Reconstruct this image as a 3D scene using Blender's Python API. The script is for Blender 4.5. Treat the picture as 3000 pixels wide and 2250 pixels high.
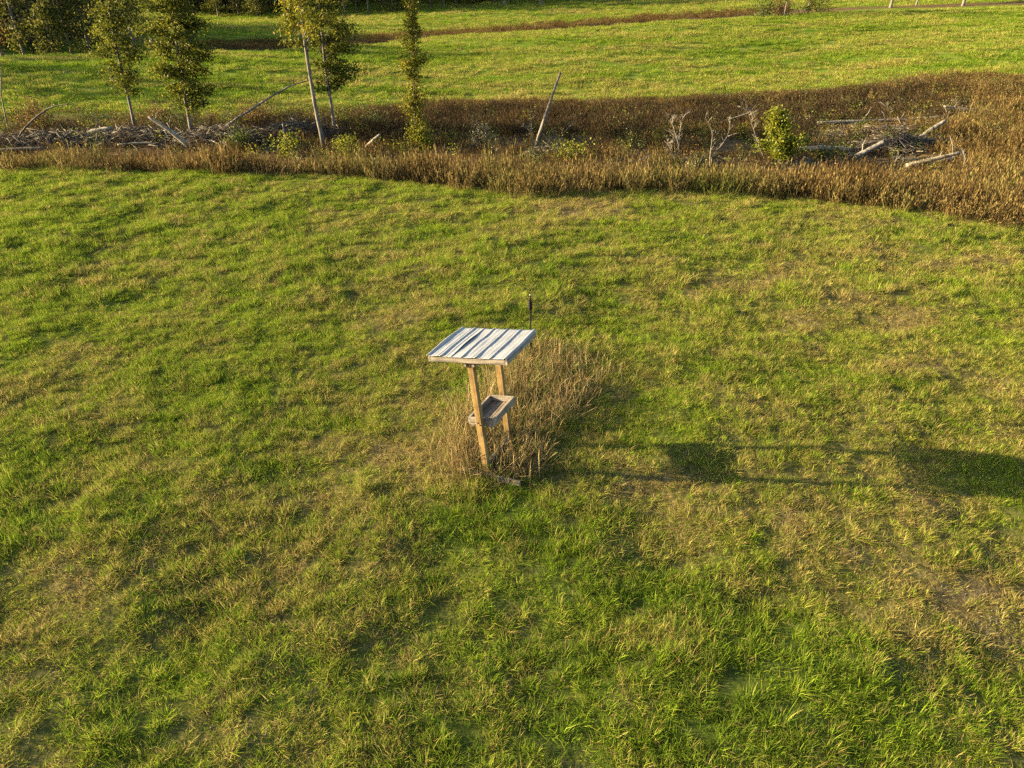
import bpy, bmesh, math, random
import numpy as np
from mathutils import Vector, Matrix

for o in list(bpy.data.objects):
    bpy.data.objects.remove(o)
scene = bpy.context.scene
COL = scene.collection
R = math.radians

# ------------------------------------------------------------------ camera
H = 6.75                                   # the camera hovers this high over the meadow
TH = R(31.0)                               # and looks this far down
FPX, CX, CY = 2080.0, 1500.0, 1125.0
cam = bpy.data.cameras.new('camera')
cam.sensor_fit = 'HORIZONTAL'
cam.sensor_width = 36.0
cam.lens = 36.0 * FPX / 3000.0
cam.clip_start = 0.1
cam.clip_end = 2000
cam_ob = bpy.data.objects.new('camera', cam)
COL.objects.link(cam_ob)
cam_ob.location = (0, 0, H)
cam_ob.rotation_euler = (math.pi / 2 - TH, 0, 0)
scene.camera = cam_ob

# ------------------------------------------------------------------ sky, sun, exposure
SUN_TO = Vector((-1.0, 0.07, 0.25)).normalized()
SUN_EL = math.asin(SUN_TO.z)
SUN_ROT = math.atan2(SUN_TO.x, SUN_TO.y) % (2 * math.pi)
world = bpy.data.worlds.new('World')
scene.world = world
world.use_nodes = True
wn = world.node_tree
sky = wn.nodes.new('ShaderNodeTexSky')
sky.sky_type = 'NISHITA'
sky.sun_disc = False
sky.sun_elevation = SUN_EL
sky.sun_rotation = SUN_ROT
sky.air_density = 1.0
sky.dust_density = 1.5
wn.links.new(sky.outputs[0], wn.nodes['Background'].inputs[0])
wn.nodes['Background'].inputs[1].default_value = 0.075

sun = bpy.data.lights.new('sun', 'SUN')
sun.energy = 5.0
sun.angle = R(0.6)
sun.color = (1.0, 0.81, 0.49)
sun_ob = bpy.data.objects.new('sun', sun)
COL.objects.link(sun_ob)
sun_ob.location = (-30, 0, 30)
sun_ob.rotation_euler = (-SUN_TO).to_track_quat('-Z', 'Y').to_euler()

scene.view_settings.view_transform = 'Standard'
scene.view_settings.look = 'None'
scene.view_settings.exposure = 2.95
scene.view_settings.gamma = 1.0
scene.view_settings.use_curve_mapping = False
scene.render.engine = 'CYCLES'
scene.cycles.max_bounces = 4
scene.cycles.diffuse_bounces = 2
scene.cycles.glossy_bounces = 2
scene.cycles.transmission_bounces = 2
scene.cycles.caustics_reflective = False
scene.cycles.caustics_refractive = False
scene.cycles.transparent_max_bounces = 6
scene.cycles.use_denoising = False

# ------------------------------------------------------------------ numeric helpers
rng = np.random.default_rng(7)
CT, ST = math.cos(TH), math.sin(TH)


def S(py):                                  # drop per metre of ground distance along an image row
    return math.tan(TH + math.atan((py - CY) / FPX))


def at(px, py, Y):                          # the place seen at a pixel, Y metres ahead
    s = S(py)
    return Vector(((px - CX) / FPX * Y * (CT + s * ST), Y, H - Y * s))


def lat(ix, iy, seed):
    h = (ix.astype(np.int64) * 374761393 + iy.astype(np.int64) * 668265263 + seed * 974634777) & 0x7fffffff
    h = ((h ^ (h >> 13)) * 1274126177) & 0x7fffffff
    h = h ^ (h >> 16)
    return (h & 0xffff) / 65535.0


def vnoise(x, y, seed=0):
    x = np.asarray(x, float); y = np.asarray(y, float)
    ix = np.floor(x); iy = np.floor(y)
    fx = x - ix; fy = y - iy
    fx = fx * fx * (3 - 2 * fx); fy = fy * fy * (3 - 2 * fy)
    a = lat(ix, iy, seed); b = lat(ix + 1, iy, seed)
    c = lat(ix, iy + 1, seed); d = lat(ix + 1, iy + 1, seed)
    return (a * (1 - fx) + b * fx) * (1 - fy) + (c * (1 - fx) + d * fx) * fy


def fbm(x, y, seed=0, oct=3):
    t = 0; amp = 1; n = 0
    for k in range(oct):
        t = t + amp * vnoise(x * 2 ** k + 13.7 * k, y * 2 ** k - 7.1 * k, seed + k)
        n += amp; amp *= 0.5
    return t / n


def sstep(a, b, x):
    t = np.clip((np.asarray(x, float) - a) / (b - a), 0, 1)
    return t * t * (3 - 2 * t)


# ------------------------------------------------------------------ the lie of the land
# profiles of the land along lines of sight: distance, then height ('z') or image row ('p')
PROFILE = [
    (-1600, '0z0 20z0 27z0 30z-1.2 33z-2.0 38z-1.9 44z-1.9 47z-1.6 54z-.8 64z-.5 90z-3 200z3 420z12'),
    (0, '0z0 20z0 27z0 30z-1.2 33z-2.0 38p440 44p385 47p325 54p240 64p176 88z-3 200z2 420z10'),
    (620, '0z0 20z0 26.4z0 29z-1.1 32z-1.9 37p445 43p385 49p330 58p235 70p160 92z-4.5 110p150 125p115 160p70 220z-4 420z6'),
    (1000, '0z0 20z0 26z0 28.5z-1.0 31z-1.8 36p450 43p385 51p318 63p215 78p135 100z-4.4 118p128 132p95 168p45 220z-3 420z6'),
    (1350, '0z0 19z0 24.6z0 27z-.85 30z-1.7 36p455 44p385 50p330 55p295 69p195 86p110 108z-4 128p104 140p75 175p20 220z-2 420z8'),
    (1900, '0z0 18z0 24z0 26.5z-.9 29z-1.55 35p460 43p385 50p325 55p290 70p170 88p72 118z-3 145p62 185p5 230z-1 420z8'),
    (2400, '0z0 17z0 23z0 25.5z-.85 28z-1.5 36p450 44p370 52p300 56p270 72p140 92p42 118z-2 200z0 420z8'),
    (3000, '0z0 15z0 20z0 23z-.35 28p540 36p420 46p310 54p240 72p100 96p16 125z0 220z2 420z9'),
    (4600, '0z0 12z0 16z0 20z-.4 28z-.9 36z-1.1 46z-.9 54z-.6 72z.8 96z1.9 125z.5 220z3 420z10'),
]
GY = np.arange(0, 430, 0.5)


def _profile(txt):
    ys, zs = [], []
    for w in txt.split():
        k = 'z' if 'z' in w else 'p'
        a, b = w.split(k)
        ys.append(float(a)); zs.append(float(b) if k == 'z' else H - float(a) * S(float(b)))
    z = np.interp(GY, ys, zs)
    for width, lo in ((5, 0), (9, 50), (17, 90)):
        k = np.hanning(width + 2)[1:-1]; k /= k.sum()
        zz = np.convolve(np.pad(z, width, mode='edge'), k, mode='same')[width:-width]
        z = np.where(GY >= lo, zz, z)
    return z


_pp = np.array([p for p, _ in PROFILE], float)
_tab = np.stack([_profile(t) for _, t in PROFILE])
GP = np.arange(-1600, 4601, 50.0)
_t2 = np.stack([np.interp(GP, _pp, _tab[:, j]) for j in range(len(GY))], 1)
_k = np.hanning(9)[1:-1]; _k /= _k.sum()
TABLE = np.stack([np.convolve(np.pad(_t2[:, j], 7, mode='edge'), _k, mode='same')[7:-7] for j in range(len(GY))], 1)


def px_of(x, y, z=-1.5):
    dep = np.maximum(np.asarray(y) * CT + (H - z) * ST, 3.0)
    return CX + FPX * np.asarray(x) / dep


def edge_y(px):                              # where the near meadow ends
    return np.interp(px, [-1600, 0, 500, 1000, 1250, 1400, 1500, 1600, 1800, 2200, 2400, 2700, 3000, 4600],
                     [27, 27, 26.6, 26.2, 25.6, 24.4, 23.8, 23.8, 24.1, 24.0, 23.1, 21.6, 20, 15])


def field_y(px):                             # where the hay field beyond the gully starts
    return np.interp(px, [-1600, 0, 620, 1000, 1350, 1900, 2400, 2700, 2850, 3000, 4600],
                     [46, 46, 48.5, 50.5, 54.5, 54.5, 56, 57, 56, 54, 45])


def strip_y(px):                             # the brown strip in the second hollow: start, end
    return (np.interp(px, [-1600, 200, 620, 1000, 1350, 1900, 2250, 3000, 4600], [76, 76, 84, 95, 105, 109, 116, 126, 130]),
            np.interp(px, [-1600, 200, 620, 1000, 1350, 1900, 2250, 3000, 4600], [120, 120, 119, 124, 134, 150, 150, 140, 140]))


def ground(x, y, micro=True):
    x = np.asarray(x, float); y = np.asarray(y, float)
    px = px_of(x, y)
    fp = np.clip((px - GP[0]) / 50.0, 0, len(GP) - 1.001)
    fy = np.clip(y / 0.5, 0, len(GY) - 1.001)
    i = fp.astype(int); j = fy.astype(int); a = fp - i; b = fy - j
    z = (TABLE[i, j] * (1 - a) + TABLE[i + 1, j] * a) * (1 - b) + (TABLE[i, j + 1] * (1 - a) + TABLE[i + 1, j + 1] * a) * b
    if micro:
        near = 1 - sstep(22, 30, y)
        z = z + near * (0.26 * (fbm(x / 3.4, y / 3.0, 3) - 0.5) + 0.15 * (fbm(x / 0.95, y / 0.85, 5, 2) - 0.5))
        far = sstep(46, 60, y)
        z = z + far * (0.42 * (fbm(x / 18 + y / 90, y / 2.2 - x / 30, 11) - 0.5) + 1.0 * (fbm(x / 30, y / 17, 17, 2) - 0.5))
        mid = (1 - near) * (1 - far)
        z = z + mid * 0.45 * (fbm(x / 2.8, y / 2.2, 23) - 0.5)
    return z


def hit(px, py):                              # the spot of ground seen at a pixel
    s = S(py)
    for Y in np.arange(3.5, 300, 0.1):
        X = (px - CX) / FPX * Y * (CT + s * ST)
        if float(ground(X, Y, False)) >= H - Y * s:
            return Vector((X, Y, float(ground(X, Y))))
    return Vector((X, Y, 0))


def foot(px, Y):                              # ground point on a column of the picture, Y ahead
    z = -1.5
    for _ in range(4):
        X = (px - CX) / FPX * (Y * CT + (H - z) * ST)
        z = float(ground(X, Y))
    return Vector((X, Y, z))


def gz(v):
    return float(ground(v[0], v[1]))


# dryness of the near meadow (0 lush green .. 1 straw) and height of the sward, as they grow
SPOTS = [  # px, py, radius m, dryness, height
    (1900, 1430, .55, .38, .0), (1500, 1900, 2.0, -.22, .25), (2150, 2050, 1.5, -.30, .35), (1150, 1520, .9, -.18, .2),
    (1500, 1520, 1.0, -.30, .3), (1000, 1640, .8, .16, -.1), (330, 1680, .9, .14, -.1), (150, 2100, .8, .18, -.1),
    (2750, 1500, 1.2, .22, -.1), (2900, 1800, .9, .22, -.2), (2960, 1250, .6, .25, -.2), (2300, 830, 1.5, .22, -.1),
    (2650, 900, 1.6, .22, 0), (1650, 610, 2.5, .2, 0), (700, 640, 2.0, -.12, 0), (350, 600, 3.0, -.14, 0),
    (900, 800, 2.0, -.14, .1), (2100, 1600, 1.0, .12, 0), (2500, 2000, 1.1, -.12, .1), (1830, 2040, .25, .4, -.4),
    (600, 1950, 1.2, -.16, .2), (1180, 1330, .5, .2, -.15), (2900, 1370, .8, -.15, .1), (450, 1250, 1.2, -.12, .1),
    (2000, 1750, .7, -.28, .35), (640, 2200, .6, .2, 0), (1250, 2150, .8, -.16, .2), (2300, 1230, 1.2, .12, 0)]
_sp = []
for _a, _b, _r, _d, _h in SPOTS:
    _v = at(_a, _b, H / S(_b)); _sp.append((_v.x, _v.y, _r, _d, _h))


def sward(x, y):
    px = px_of(x, y, 0)
    dry = 0.41 - 0.06 * sstep(9, 15, y) + 0.60 * (fbm(x / 2.6, y / 2.2, 31) - 0.5) + 0.85 * (fbm(x / 0.75, y / 0.62, 37, 2) - 0.5)
    dry = dry + np.interp(px, [-500, 200, 1200, 2000, 3300], [-.12, -.12, -.08, .02, .07]) * sstep(9, 16, y)
    tall = 0.92 + 0.9 * (fbm(x / 1.5, y / 1.3, 41) - 0.5) + 1.3 * (fbm(x / 0.5, y / 0.42, 43, 2) - 0.5)
    for sx, sy, r, d, h in _sp:
        w = np.exp(-((x - sx) ** 2 + (y - sy) ** 2) / (r * r))
        dry = dry + d * w; tall = tall + h * w
    return np.clip(dry, 0.03, 0.97), np.clip(tall, 0.35, 1.9)


# ------------------------------------------------------------------ mesh helpers
def mesh_np(name, V, faces, attrs=None, smooth=False):
    """faces: list of (n,k) int arrays"""
    me = bpy.data.meshes.new(name)
    V = np.asarray(V, np.float32)
    me.vertices.add(len(V)); me.vertices.foreach_set('co', V.ravel())
    loops = np.concatenate([f.ravel() for f in faces]).astype(np.int32)
    tot = np.concatenate([np.full(len(f), f.shape[1], np.int32) for f in faces])
    st = np.concatenate([[0], np.cumsum(tot)[:-1]]).astype(np.int32)
    me.loops.add(len(loops)); me.loops.foreach_set('vertex_index', loops)
    me.polygons.add(len(tot)); me.polygons.foreach_set('loop_start', st)
    if smooth:
        me.polygons.foreach_set('use_smooth', np.ones(len(tot), bool))
    for k, v in (attrs or {}).items():
        a = me.attributes.new(k, 'FLOAT', 'POINT')
        a.data.foreach_set('value', np.asarray(v, np.float32))
    me.update(calc_edges=True)
    return me


def link(name, me, mat=None, parent=None):
    o = bpy.data.objects.new(name, me)
    COL.objects.link(o)
    if mat is not None and me is not None and not me.materials:
        me.materials.append(mat)
    if parent is not None:
        o.parent = parent
    return o


def empty(name, loc=(0, 0, 0)):
    o = bpy.data.objects.new(name, None)
    COL.objects.link(o)
    o.location = loc
    o.empty_display_size = 0.2
    return o


def tag(o, label=None, cat=None, group=None, kind=None):
    if label: o['label'] = label
    if cat: o['category'] = cat
    if group: o['group'] = group
    if kind: o['kind'] = kind
    return o


class Tubes:
    def __init__(self):
        self.V = []; self.Q = []; self.T = []; self.rnd = []; self.n = 0

    def add(self, pts, rad, sides=6, rnd=None, cap=True, knobble=0.0, rg=None):
        pts = [Vector(p) for p in pts]
        r = rnd if rnd is not None else random.random()
        rings = []
        ref = Vector((0.31, 0.87, 0.21))
        for i, p in enumerate(pts):
            d = (pts[min(i + 1, len(pts) - 1)] - pts[max(i - 1, 0)]).normalized()
            a = d.cross(ref)
            if a.length < 0.1: a = d.cross(Vector((1, 0, 0)))
            a.normalize(); b = d.cross(a)
            rr = rad[i] if hasattr(rad, '__len__') else rad
            ring = []
            for k in range(sides):
                t = 2 * math.pi * k / sides
                q = rr * (1 + (knobble * (random.random() - 0.5) if knobble else 0))
                self.V.append(p + a * (q * math.cos(t)) + b * (q * math.sin(t)))
                self.rnd.append(r); ring.append(self.n); self.n += 1
            rings.append(ring)
        for u, v in zip(rings, rings[1:]):
            for k in range(sides):
                self.Q.append((u[k], u[(k + 1) % sides], v[(k + 1) % sides], v[k]))
        if cap:
            for ring, flip in ((rings[0], True), (rings[-1], False)):
                for k in range(1, sides - 1):
                    t = (ring[0], ring[k], ring[k + 1])
                    self.T.append(t[::-1] if flip else t)

    def mesh(self, name, smooth=True):
        f = []
        if self.Q: f.append(np.array(self.Q, np.int32))
        if self.T: f.append(np.array(self.T, np.int32))
        return mesh_np(name, np.array([tuple(v) for v in self.V]), f, {'rnd': self.rnd}, smooth)


def leaf_mesh(name, P, size, rg, up=0.45, aspect=0.6, tint=None):
    """one folded, pointed leaf of four faces' worth at every point of P"""
    n = len(P)
    nor = rg.normal(size=(n, 3)); nor[:, 2] = np.abs(nor[:, 2]) * (1 + up)
    nor /= np.linalg.norm(nor, axis=1, keepdims=True)
    t = rg.normal(size=(n, 3)); t -= nor * (t * nor).sum(1, keepdims=True)
    t /= np.linalg.norm(t, axis=1, keepdims=True)
    b = np.cross(nor, t)
    s = (size * rg.uniform(0.6, 1.3, n))[:, None]
    w = s * aspect
    V = np.empty((n, 6, 3))
    V[:, 0] = P - t * s * 0.5
    V[:, 1] = P + b * w * 0.5 - t * s * 0.05 + nor * w * 0.22
    V[:, 2] = P + b * w * 0.32 + t * s * 0.3 + nor * w * 0.12
    V[:, 3] = P + t * s * 0.5
    V[:, 4] = P - b * w * 0.32 + t * s * 0.3 + nor * w * 0.12
    V[:, 5] = P - b * w * 0.5 - t * s * 0.05 + nor * w * 0.22
    i = np.arange(n)[:, None] * 6
    F = np.concatenate([i + np.array([[0, 1, 2, 3]]), i + np.array([[0, 3, 4, 5]])])
    r = rg.random(n) if tint is None else np.clip(tint + rg.normal(0, .14, n), 0, 1)
    return mesh_np(name, V.reshape(-1, 3), [F.astype(np.int32)], {'rnd': np.repeat(r, 6)})


# ------------------------------------------------------------------ materials
def newmat(name):
    m = bpy.data.materials.new(name)
    m.use_nodes = True
    m.node_tree.nodes.clear()
    return m, m.node_tree.nodes, m.node_tree.links


def ramp(nodes, stops, interp='LINEAR'):
    r = nodes.new('ShaderNodeValToRGB')
    r.color_ramp.interpolation = interp
    e = r.color_ramp.elements
    e[0].position, e[0].color = stops[0][0], (*stops[0][1], 1)
    e[1].position, e[1].color = stops[-1][0], (*stops[-1][1], 1)
    for p, c in stops[1:-1]:
        x = e.new(p); x.color = (*c, 1)
    return r


def attr(nodes, name, kind='GEOMETRY'):
    a = nodes.new('ShaderNodeAttribute')
    a.attribute_name = name
    a.attribute_type = kind
    return a


def math_node(nodes, links, op, a, b=None, clamp=False):
    m = nodes.new('ShaderNodeMath'); m.operation = op; m.use_clamp = clamp
    for i, v in enumerate((a, b)):
        if v is None: continue
        if isinstance(v, (int, float)): m.inputs[i].default_value = v
        else: links.new(v, m.inputs[i])
    return m.outputs[0]


def mixcol(nodes, links, fac, a, b, mode='MIX'):
    m = nodes.new('ShaderNodeMix'); m.data_type = 'RGBA'; m.blend_type = mode
    for sock, v in ((m.inputs[0], fac), (m.inputs[6], a), (m.inputs[7], b)):
        if isinstance(v, (int, float)): sock.default_value = v
        elif isinstance(v, tuple): sock.default_value = (*v, 1)
        else: links.new(v, sock)
    return m.outputs[2]


def leaf_shader(nodes, links, col, trans=0.35, gloss=0.05, rough=0.45):
    d = nodes.new('ShaderNodeBsdfDiffuse'); links.new(col, d.inputs[0])
    t = nodes.new('ShaderNodeBsdfTranslucent'); links.new(col, t.inputs[0])
    m = nodes.new('ShaderNodeMixShader'); m.inputs[0].default_value = trans
    links.new(d.outputs[0], m.inputs[1]); links.new(t.outputs[0], m.inputs[2])
    out = m.outputs[0]
    if gloss > 0:
        g = nodes.new('ShaderNodeBsdfGlossy'); g.inputs['Roughness'].default_value = rough
        g.inputs[0].default_value = (1, 1, .95, 1)
        m2 = nodes.new('ShaderNodeMixShader'); m2.inputs[0].default_value = gloss
        links.new(out, m2.inputs[1]); links.new(g.outputs[0], m2.inputs[2]); out = m2.outputs[0]
    o = nodes.new('ShaderNodeOutputMaterial'); links.new(out, o.inputs[0])


def mat_leaf(name, stops, trans=0.4, gloss=0.04):
    m, n, l = newmat(name)
    a = attr(n, 'rnd'); r = ramp(n, stops); l.new(a.outputs['Fac'], r.inputs[0])
    leaf_shader(n, l, r.outputs[0], trans, gloss)
    return m


GREEN = [(0, (.030, .068, .0035)), (.35, (.072, .138, .0055)), (.7, (.132, .205, .008)), (1, (.215, .25, .018))]
STRAW = [(0, (.085, .057, .016)), (.4, (.175, .13, .038)), (.75, (.26, .20, .065)), (1, (.36, .285, .11))]


def mat_grass(name, green=GREEN, straw=STRAW):
    m, n, l = newmat(name)
    a = attr(n, 'rnd'); b = attr(n, 'rnd2'); h = attr(n, 'hgt')
    dry = attr(n, 'dry', 'INSTANCER'); lush = attr(n, 'lush', 'INSTANCER')
    g = ramp(n, green); s = ramp(n, straw)
    sh = math_node(n, l, 'SUBTRACT', a.outputs['Fac'], math_node(n, l, 'MULTIPLY', lush.outputs['Fac'], 0.35), True)
    sh = math_node(n, l, 'ADD', sh, math_node(n, l, 'MULTIPLY', dry.outputs['Fac'], 0.35), True)
    l.new(sh, g.inputs[0]); l.new(a.outputs['Fac'], s.inputs[0])
    k = math_node(n, l, 'SUBTRACT', dry.outputs['Fac'], b.outputs['Fac'])
    k = math_node(n, l, 'MULTIPLY', k, 3.0)
    k = math_node(n, l, 'ADD', k, 0.5, True)
    tip = math_node(n, l, 'MULTIPLY', math_node(n, l, 'POWER', h.outputs['Fac'], 2.5), 0.35)
    k = math_node(n, l, 'ADD', k, tip, True)
    leaf_shader(n, l, mixcol(n, l, k, g.outputs[0], s.outputs[0]), 0.40, 0.0, .5)
    return m


M = {}
M['grass'] = mat_grass('grass_blades')
M['straw'] = mat_leaf('straw_stems', [(0, (.11, .07, .026)), (.5, (.19, .135, .055)), (1, (.30, .235, .11))], .25, 0)
M['tall_dry'] = mat_leaf('tall_dry_stems', [(0, (.065, .042, .018)), (.35, (.135, .092, .038)), (.7, (.225, .165, .070)), (.88, (.33, .255, .125)), (.91, (.07, .10, .010)), (1, (.045, .085, .008))], .3, 0)
def mat_reed(name):
    m, n, l = newmat(name)
    a = attr(n, 'rnd'); t = attr(n, 'tint', 'INSTANCER')
    r = ramp(n, [(0, (.022, .014, .008)), (.3, (.050, .033, .014)), (.6, (.092, .062, .024)), (.85, (.15, .105, .040)), (1, (.20, .15, .06))])
    l.new(a.outputs['Fac'], r.inputs[0])
    k = ramp(n, [(0, (.50, .45, .42)), (.3, (.80, .74, .68)), (.6, (1.3, 1.32, 1.22)), (.85, (.85, 1.05, .8)), (1, (.6, .95, .5))])
    l.new(t.outputs['Fac'], k.inputs[0])
    leaf_shader(n, l, mixcol(n, l, 1.0, r.outputs[0], k.outputs[0], 'MULTIPLY'), .35, 0)
    return m


M['reed'] = mat_reed('reed_stems')
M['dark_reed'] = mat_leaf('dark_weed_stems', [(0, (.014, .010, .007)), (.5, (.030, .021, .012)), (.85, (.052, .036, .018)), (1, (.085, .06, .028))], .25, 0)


def mat_ground():
    m, n, l = newmat('meadow_ground')
    tc = n.new('ShaderNodeTexCoord')
    zone = attr(n, 'zone'); dry = attr(n, 'dry'); bare = attr(n, 'bare')

    def noise(scale, detail=4, vec=None):
        t = n.new('ShaderNodeTexNoise'); t.inputs['Scale'].default_value = scale; t.inputs['Detail'].default_value = detail
        l.new(vec or tc.outputs['Object'], t.inputs['Vector']); return t.outputs['Fac']
    mp = n.new('ShaderNodeMapping'); mp.inputs['Scale'].default_value = (.35, 1.0, 1.0)
    l.new(tc.outputs['Object'], mp.inputs['Vector'])
    thatch = ramp(n, [(.25, (.03, .022, .011)), (.5, (.075, .055, .024)), (.75, (.16, .12, .05))])
    l.new(noise(9), thatch.inputs[0])
    moss = ramp(n, [(.3, (.016, .028, .005)), (.6, (.035, .048, .009)), (.8, (.07, .075, .018))])
    l.new(noise(5, 5), moss.inputs[0])
    near = mixcol(n, l, dry.outputs['Fac'], moss.outputs[0], thatch.outputs[0])
    soil = ramp(n, [(.3, (.04, .03, .018)), (.55, (.08, .06, .038)), (.75, (.14, .11, .075))])
    l.new(noise(22, 5), soil.inputs[0])
    near = mixcol(n, l, bare.outputs['Fac'], near, soil.outputs[0])
    far = ramp(n, [(.3, (.035, .065, .006)), (.5, (.065, .095, .011)), (.7, (.12, .12, .03))])
    l.new(noise(.9, 6, mp.outputs[0]), far.inputs[0])
    gully = ramp(n, [(.3, (.04, .028, .016)), (.6, (.09, .06, .03)), (.8, (.14, .10, .05))])
    l.new(noise(2.5), gully.inputs[0])
    # zone: 0 near meadow, 0.5 gully, 1 far fields
    f1 = math_node(n, l, 'MULTIPLY', zone.outputs['Fac'], 2.0, True)
    f2 = math_node(n, l, 'SUBTRACT', math_node(n, l, 'MULTIPLY', zone.outputs['Fac'], 2.0), 1.0, True)
    c = mixcol(n, l, f1, near, gully.outputs[0]); c = mixcol(n, l, f2, c, far.outputs[0])
    d = n.new('ShaderNodeBsdfDiffuse'); l.new(c, d.inputs[0])
    bp = n.new('ShaderNodeBump'); bp.inputs['Strength'].default_value = .6; bp.inputs['Distance'].default_value = .04
    l.new(noise(14, 5), bp.inputs['Height']); l.new(bp.outputs[0], d.inputs['Normal'])
    o = n.new('ShaderNodeOutputMaterial'); l.new(d.outputs[0], o.inputs[0])
    return m


M['ground'] = mat_ground()


def mat_wood(name, stops, axis, rough=0.8, knots=False, scale=1.0):
    m, n, l = newmat(name)
    tc = n.new('ShaderNodeTexCoord'); mp = n.new('ShaderNodeMapping')
    sc = [26.0 * scale] * 3; sc[axis] = 1.6 * scale
    mp.inputs['Scale'].default_value = sc
    oi = n.new('ShaderNodeObjectInfo')
    add = n.new('ShaderNodeVectorMath'); add.operation = 'ADD'
    l.new(tc.outputs['Object'], add.inputs[0]); l.new(oi.outputs['Random'], add.inputs[1])
    l.new(add.outputs[0], mp.inputs[0])
    t = n.new('ShaderNodeTexNoise'); t.inputs['Scale'].default_value = 1.0; t.inputs['Detail'].default_value = 5; t.inputs['Distortion'].default_value = .8
    l.new(mp.outputs[0], t.inputs['Vector'])
    r = ramp(n, stops); l.new(t.outputs['Fac'], r.inputs[0]); c = r.outputs[0]
    t2 = n.new('ShaderNodeTexNoise'); t2.inputs['Scale'].default_value = 6; t2.inputs['Detail'].default_value = 3
    l.new(add.outputs[0], t2.inputs['Vector'])
    r2 = ramp(n, [(.35, (.62, .60, .58)), (.65, (1.1, 1.08, 1.05))]); l.new(t2.outputs['Fac'], r2.inputs[0])
    c = mixcol(n, l, 1.0, c, r2.outputs[0], 'MULTIPLY')
    if knots:
        v = n.new('ShaderNodeTexVoronoi'); v.inputs['Scale'].default_value = 1.0
        mp2 = n.new('ShaderNodeMapping'); s2 = [7.0] * 3; s2[axis] = 3.2; mp2.inputs['Scale'].default_value = s2
        l.new(add.outputs[0], mp2.inputs[0]); l.new(mp2.outputs[0], v.inputs['Vector'])
        k = ramp(n, [(.08, (1, 1, 1)), (.2, (0, 0, 0))]); l.new(v.outputs['Distance'], k.inputs[0])
        c = mixcol(n, l, k.outputs[0], c, (.06, .03, .012))
    p = n.new('ShaderNodeBsdfPrincipled'); l.new(c, p.inputs['Base Color']); p.inputs['Roughness'].default_value = rough
    p.inputs['Specular IOR Level'].default_value = .25
    bp = n.new('ShaderNodeBump'); bp.inputs['Strength'].default_value = .5; bp.inputs['Distance'].default_value = .004
    l.new(t.outputs['Fac'], bp.inputs['Height']); l.new(bp.outputs[0], p.inputs['Normal'])
    o = n.new('ShaderNodeOutputMaterial'); l.new(p.outputs[0], o.inputs[0])
    return m


GREYWOOD = [(.3, (.06, .051, .04)), (.5, (.135, .115, .09)), (.7, (.21, .18, .14))]
POSTWOOD = [(.3, (.095, .055, .016)), (.5, (.155, .096, .029)), (.7, (.21, .138, .046))]
M['grey_x'] = mat_wood('weathered_board_x', GREYWOOD, 0)
M['grey_y'] = mat_wood('weathered_board_y', GREYWOOD, 1)
M['tray_y'] = mat_wood('tray_board_y', [(.3, (.085, .065, .045)), (.5, (.15, .118, .083)), (.7, (.21, .17, .12))], 1)
M['post'] = mat_wood('treated_post', POSTWOOD, 2, .75, True, .8)


def mat_metal():
    m, n, l = newmat('weathered_roof_metal')
    tc = n.new('ShaderNodeTexCoord')
    t = n.new('ShaderNodeTexNoise'); t.inputs['Scale'].default_value = 7; t.inputs['Detail'].default_value = 5
    mp = n.new('ShaderNodeMapping'); mp.inputs['Scale'].default_value = (2, .5, 1)
    l.new(tc.outputs['Object'], mp.inputs[0]); l.new(mp.outputs[0], t.inputs['Vector'])
    r = ramp(n, [(.3, (.135, .135, .135)), (.5, (.175, .174, .172)), (.75, (.207, .205, .20))]); l.new(t.outputs['Fac'], r.inputs[0])
    t2 = n.new('ShaderNodeTexNoise'); t2.inputs['Scale'].default_value = 13; t2.inputs['Detail'].default_value = 6
    l.new(tc.outputs['Object'], t2.inputs['Vector'])
    k = ramp(n, [(.69, (0, 0, 0)), (.76, (1, 1, 1))]); l.new(t2.outputs['Fac'], k.inputs[0])
    c = mixcol(n, l, k.outputs[0], r.outputs[0], (.10, .055, .025))
    p = n.new('ShaderNodeBsdfPrincipled'); l.new(c, p.inputs['Base Color'])
    p.inputs['Metallic'].default_value = .15; p.inputs['Roughness'].default_value = .55
    o = n.new('ShaderNodeOutputMaterial'); l.new(p.outputs[0], o.inputs[0])
    return m


M['metal'] = mat_metal()


def mat_plain(name, col, rough=.6, metal=0.0, var=.35, scale=30):
    m, n, l = newmat(name)
    tc = n.new('ShaderNodeTexCoord'); t = n.new('ShaderNodeTexNoise'); t.inputs['Scale'].default_value = scale; t.inputs['Detail'].default_value = 4
    l.new(tc.outputs['Object'], t.inputs['Vector'])
    a = tuple(x * (1 - var) for x in col); b = tuple(min(1, x * (1 + var)) for x in col)
    r = ramp(n, [(.35, a), (.65, b)]); l.new(t.outputs['Fac'], r.inputs[0])
    p = n.new('ShaderNodeBsdfPrincipled'); l.new(r.outputs[0], p.inputs['Base Color'])
    p.inputs['Roughness'].default_value = rough; p.inputs['Metallic'].default_value = metal
    p.inputs['Specular IOR Level'].default_value = .12
    o = n.new('ShaderNodeOutputMaterial'); l.new(p.outputs[0], o.inputs[0])
    return m


M['iron'] = mat_plain('dark_iron', (.006, .005, .004), .8, 0)
M['screw'] = mat_plain('rusty_screw', (.07, .045, .03), .6, .4)
M['glass_tip'] = mat_plain('dull_tip', (.25, .28, .28), .3, .2)
M['stone'] = mat_plain('pale_stone', (.095, .076, .052), .9, 0, .4, 12)


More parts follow.
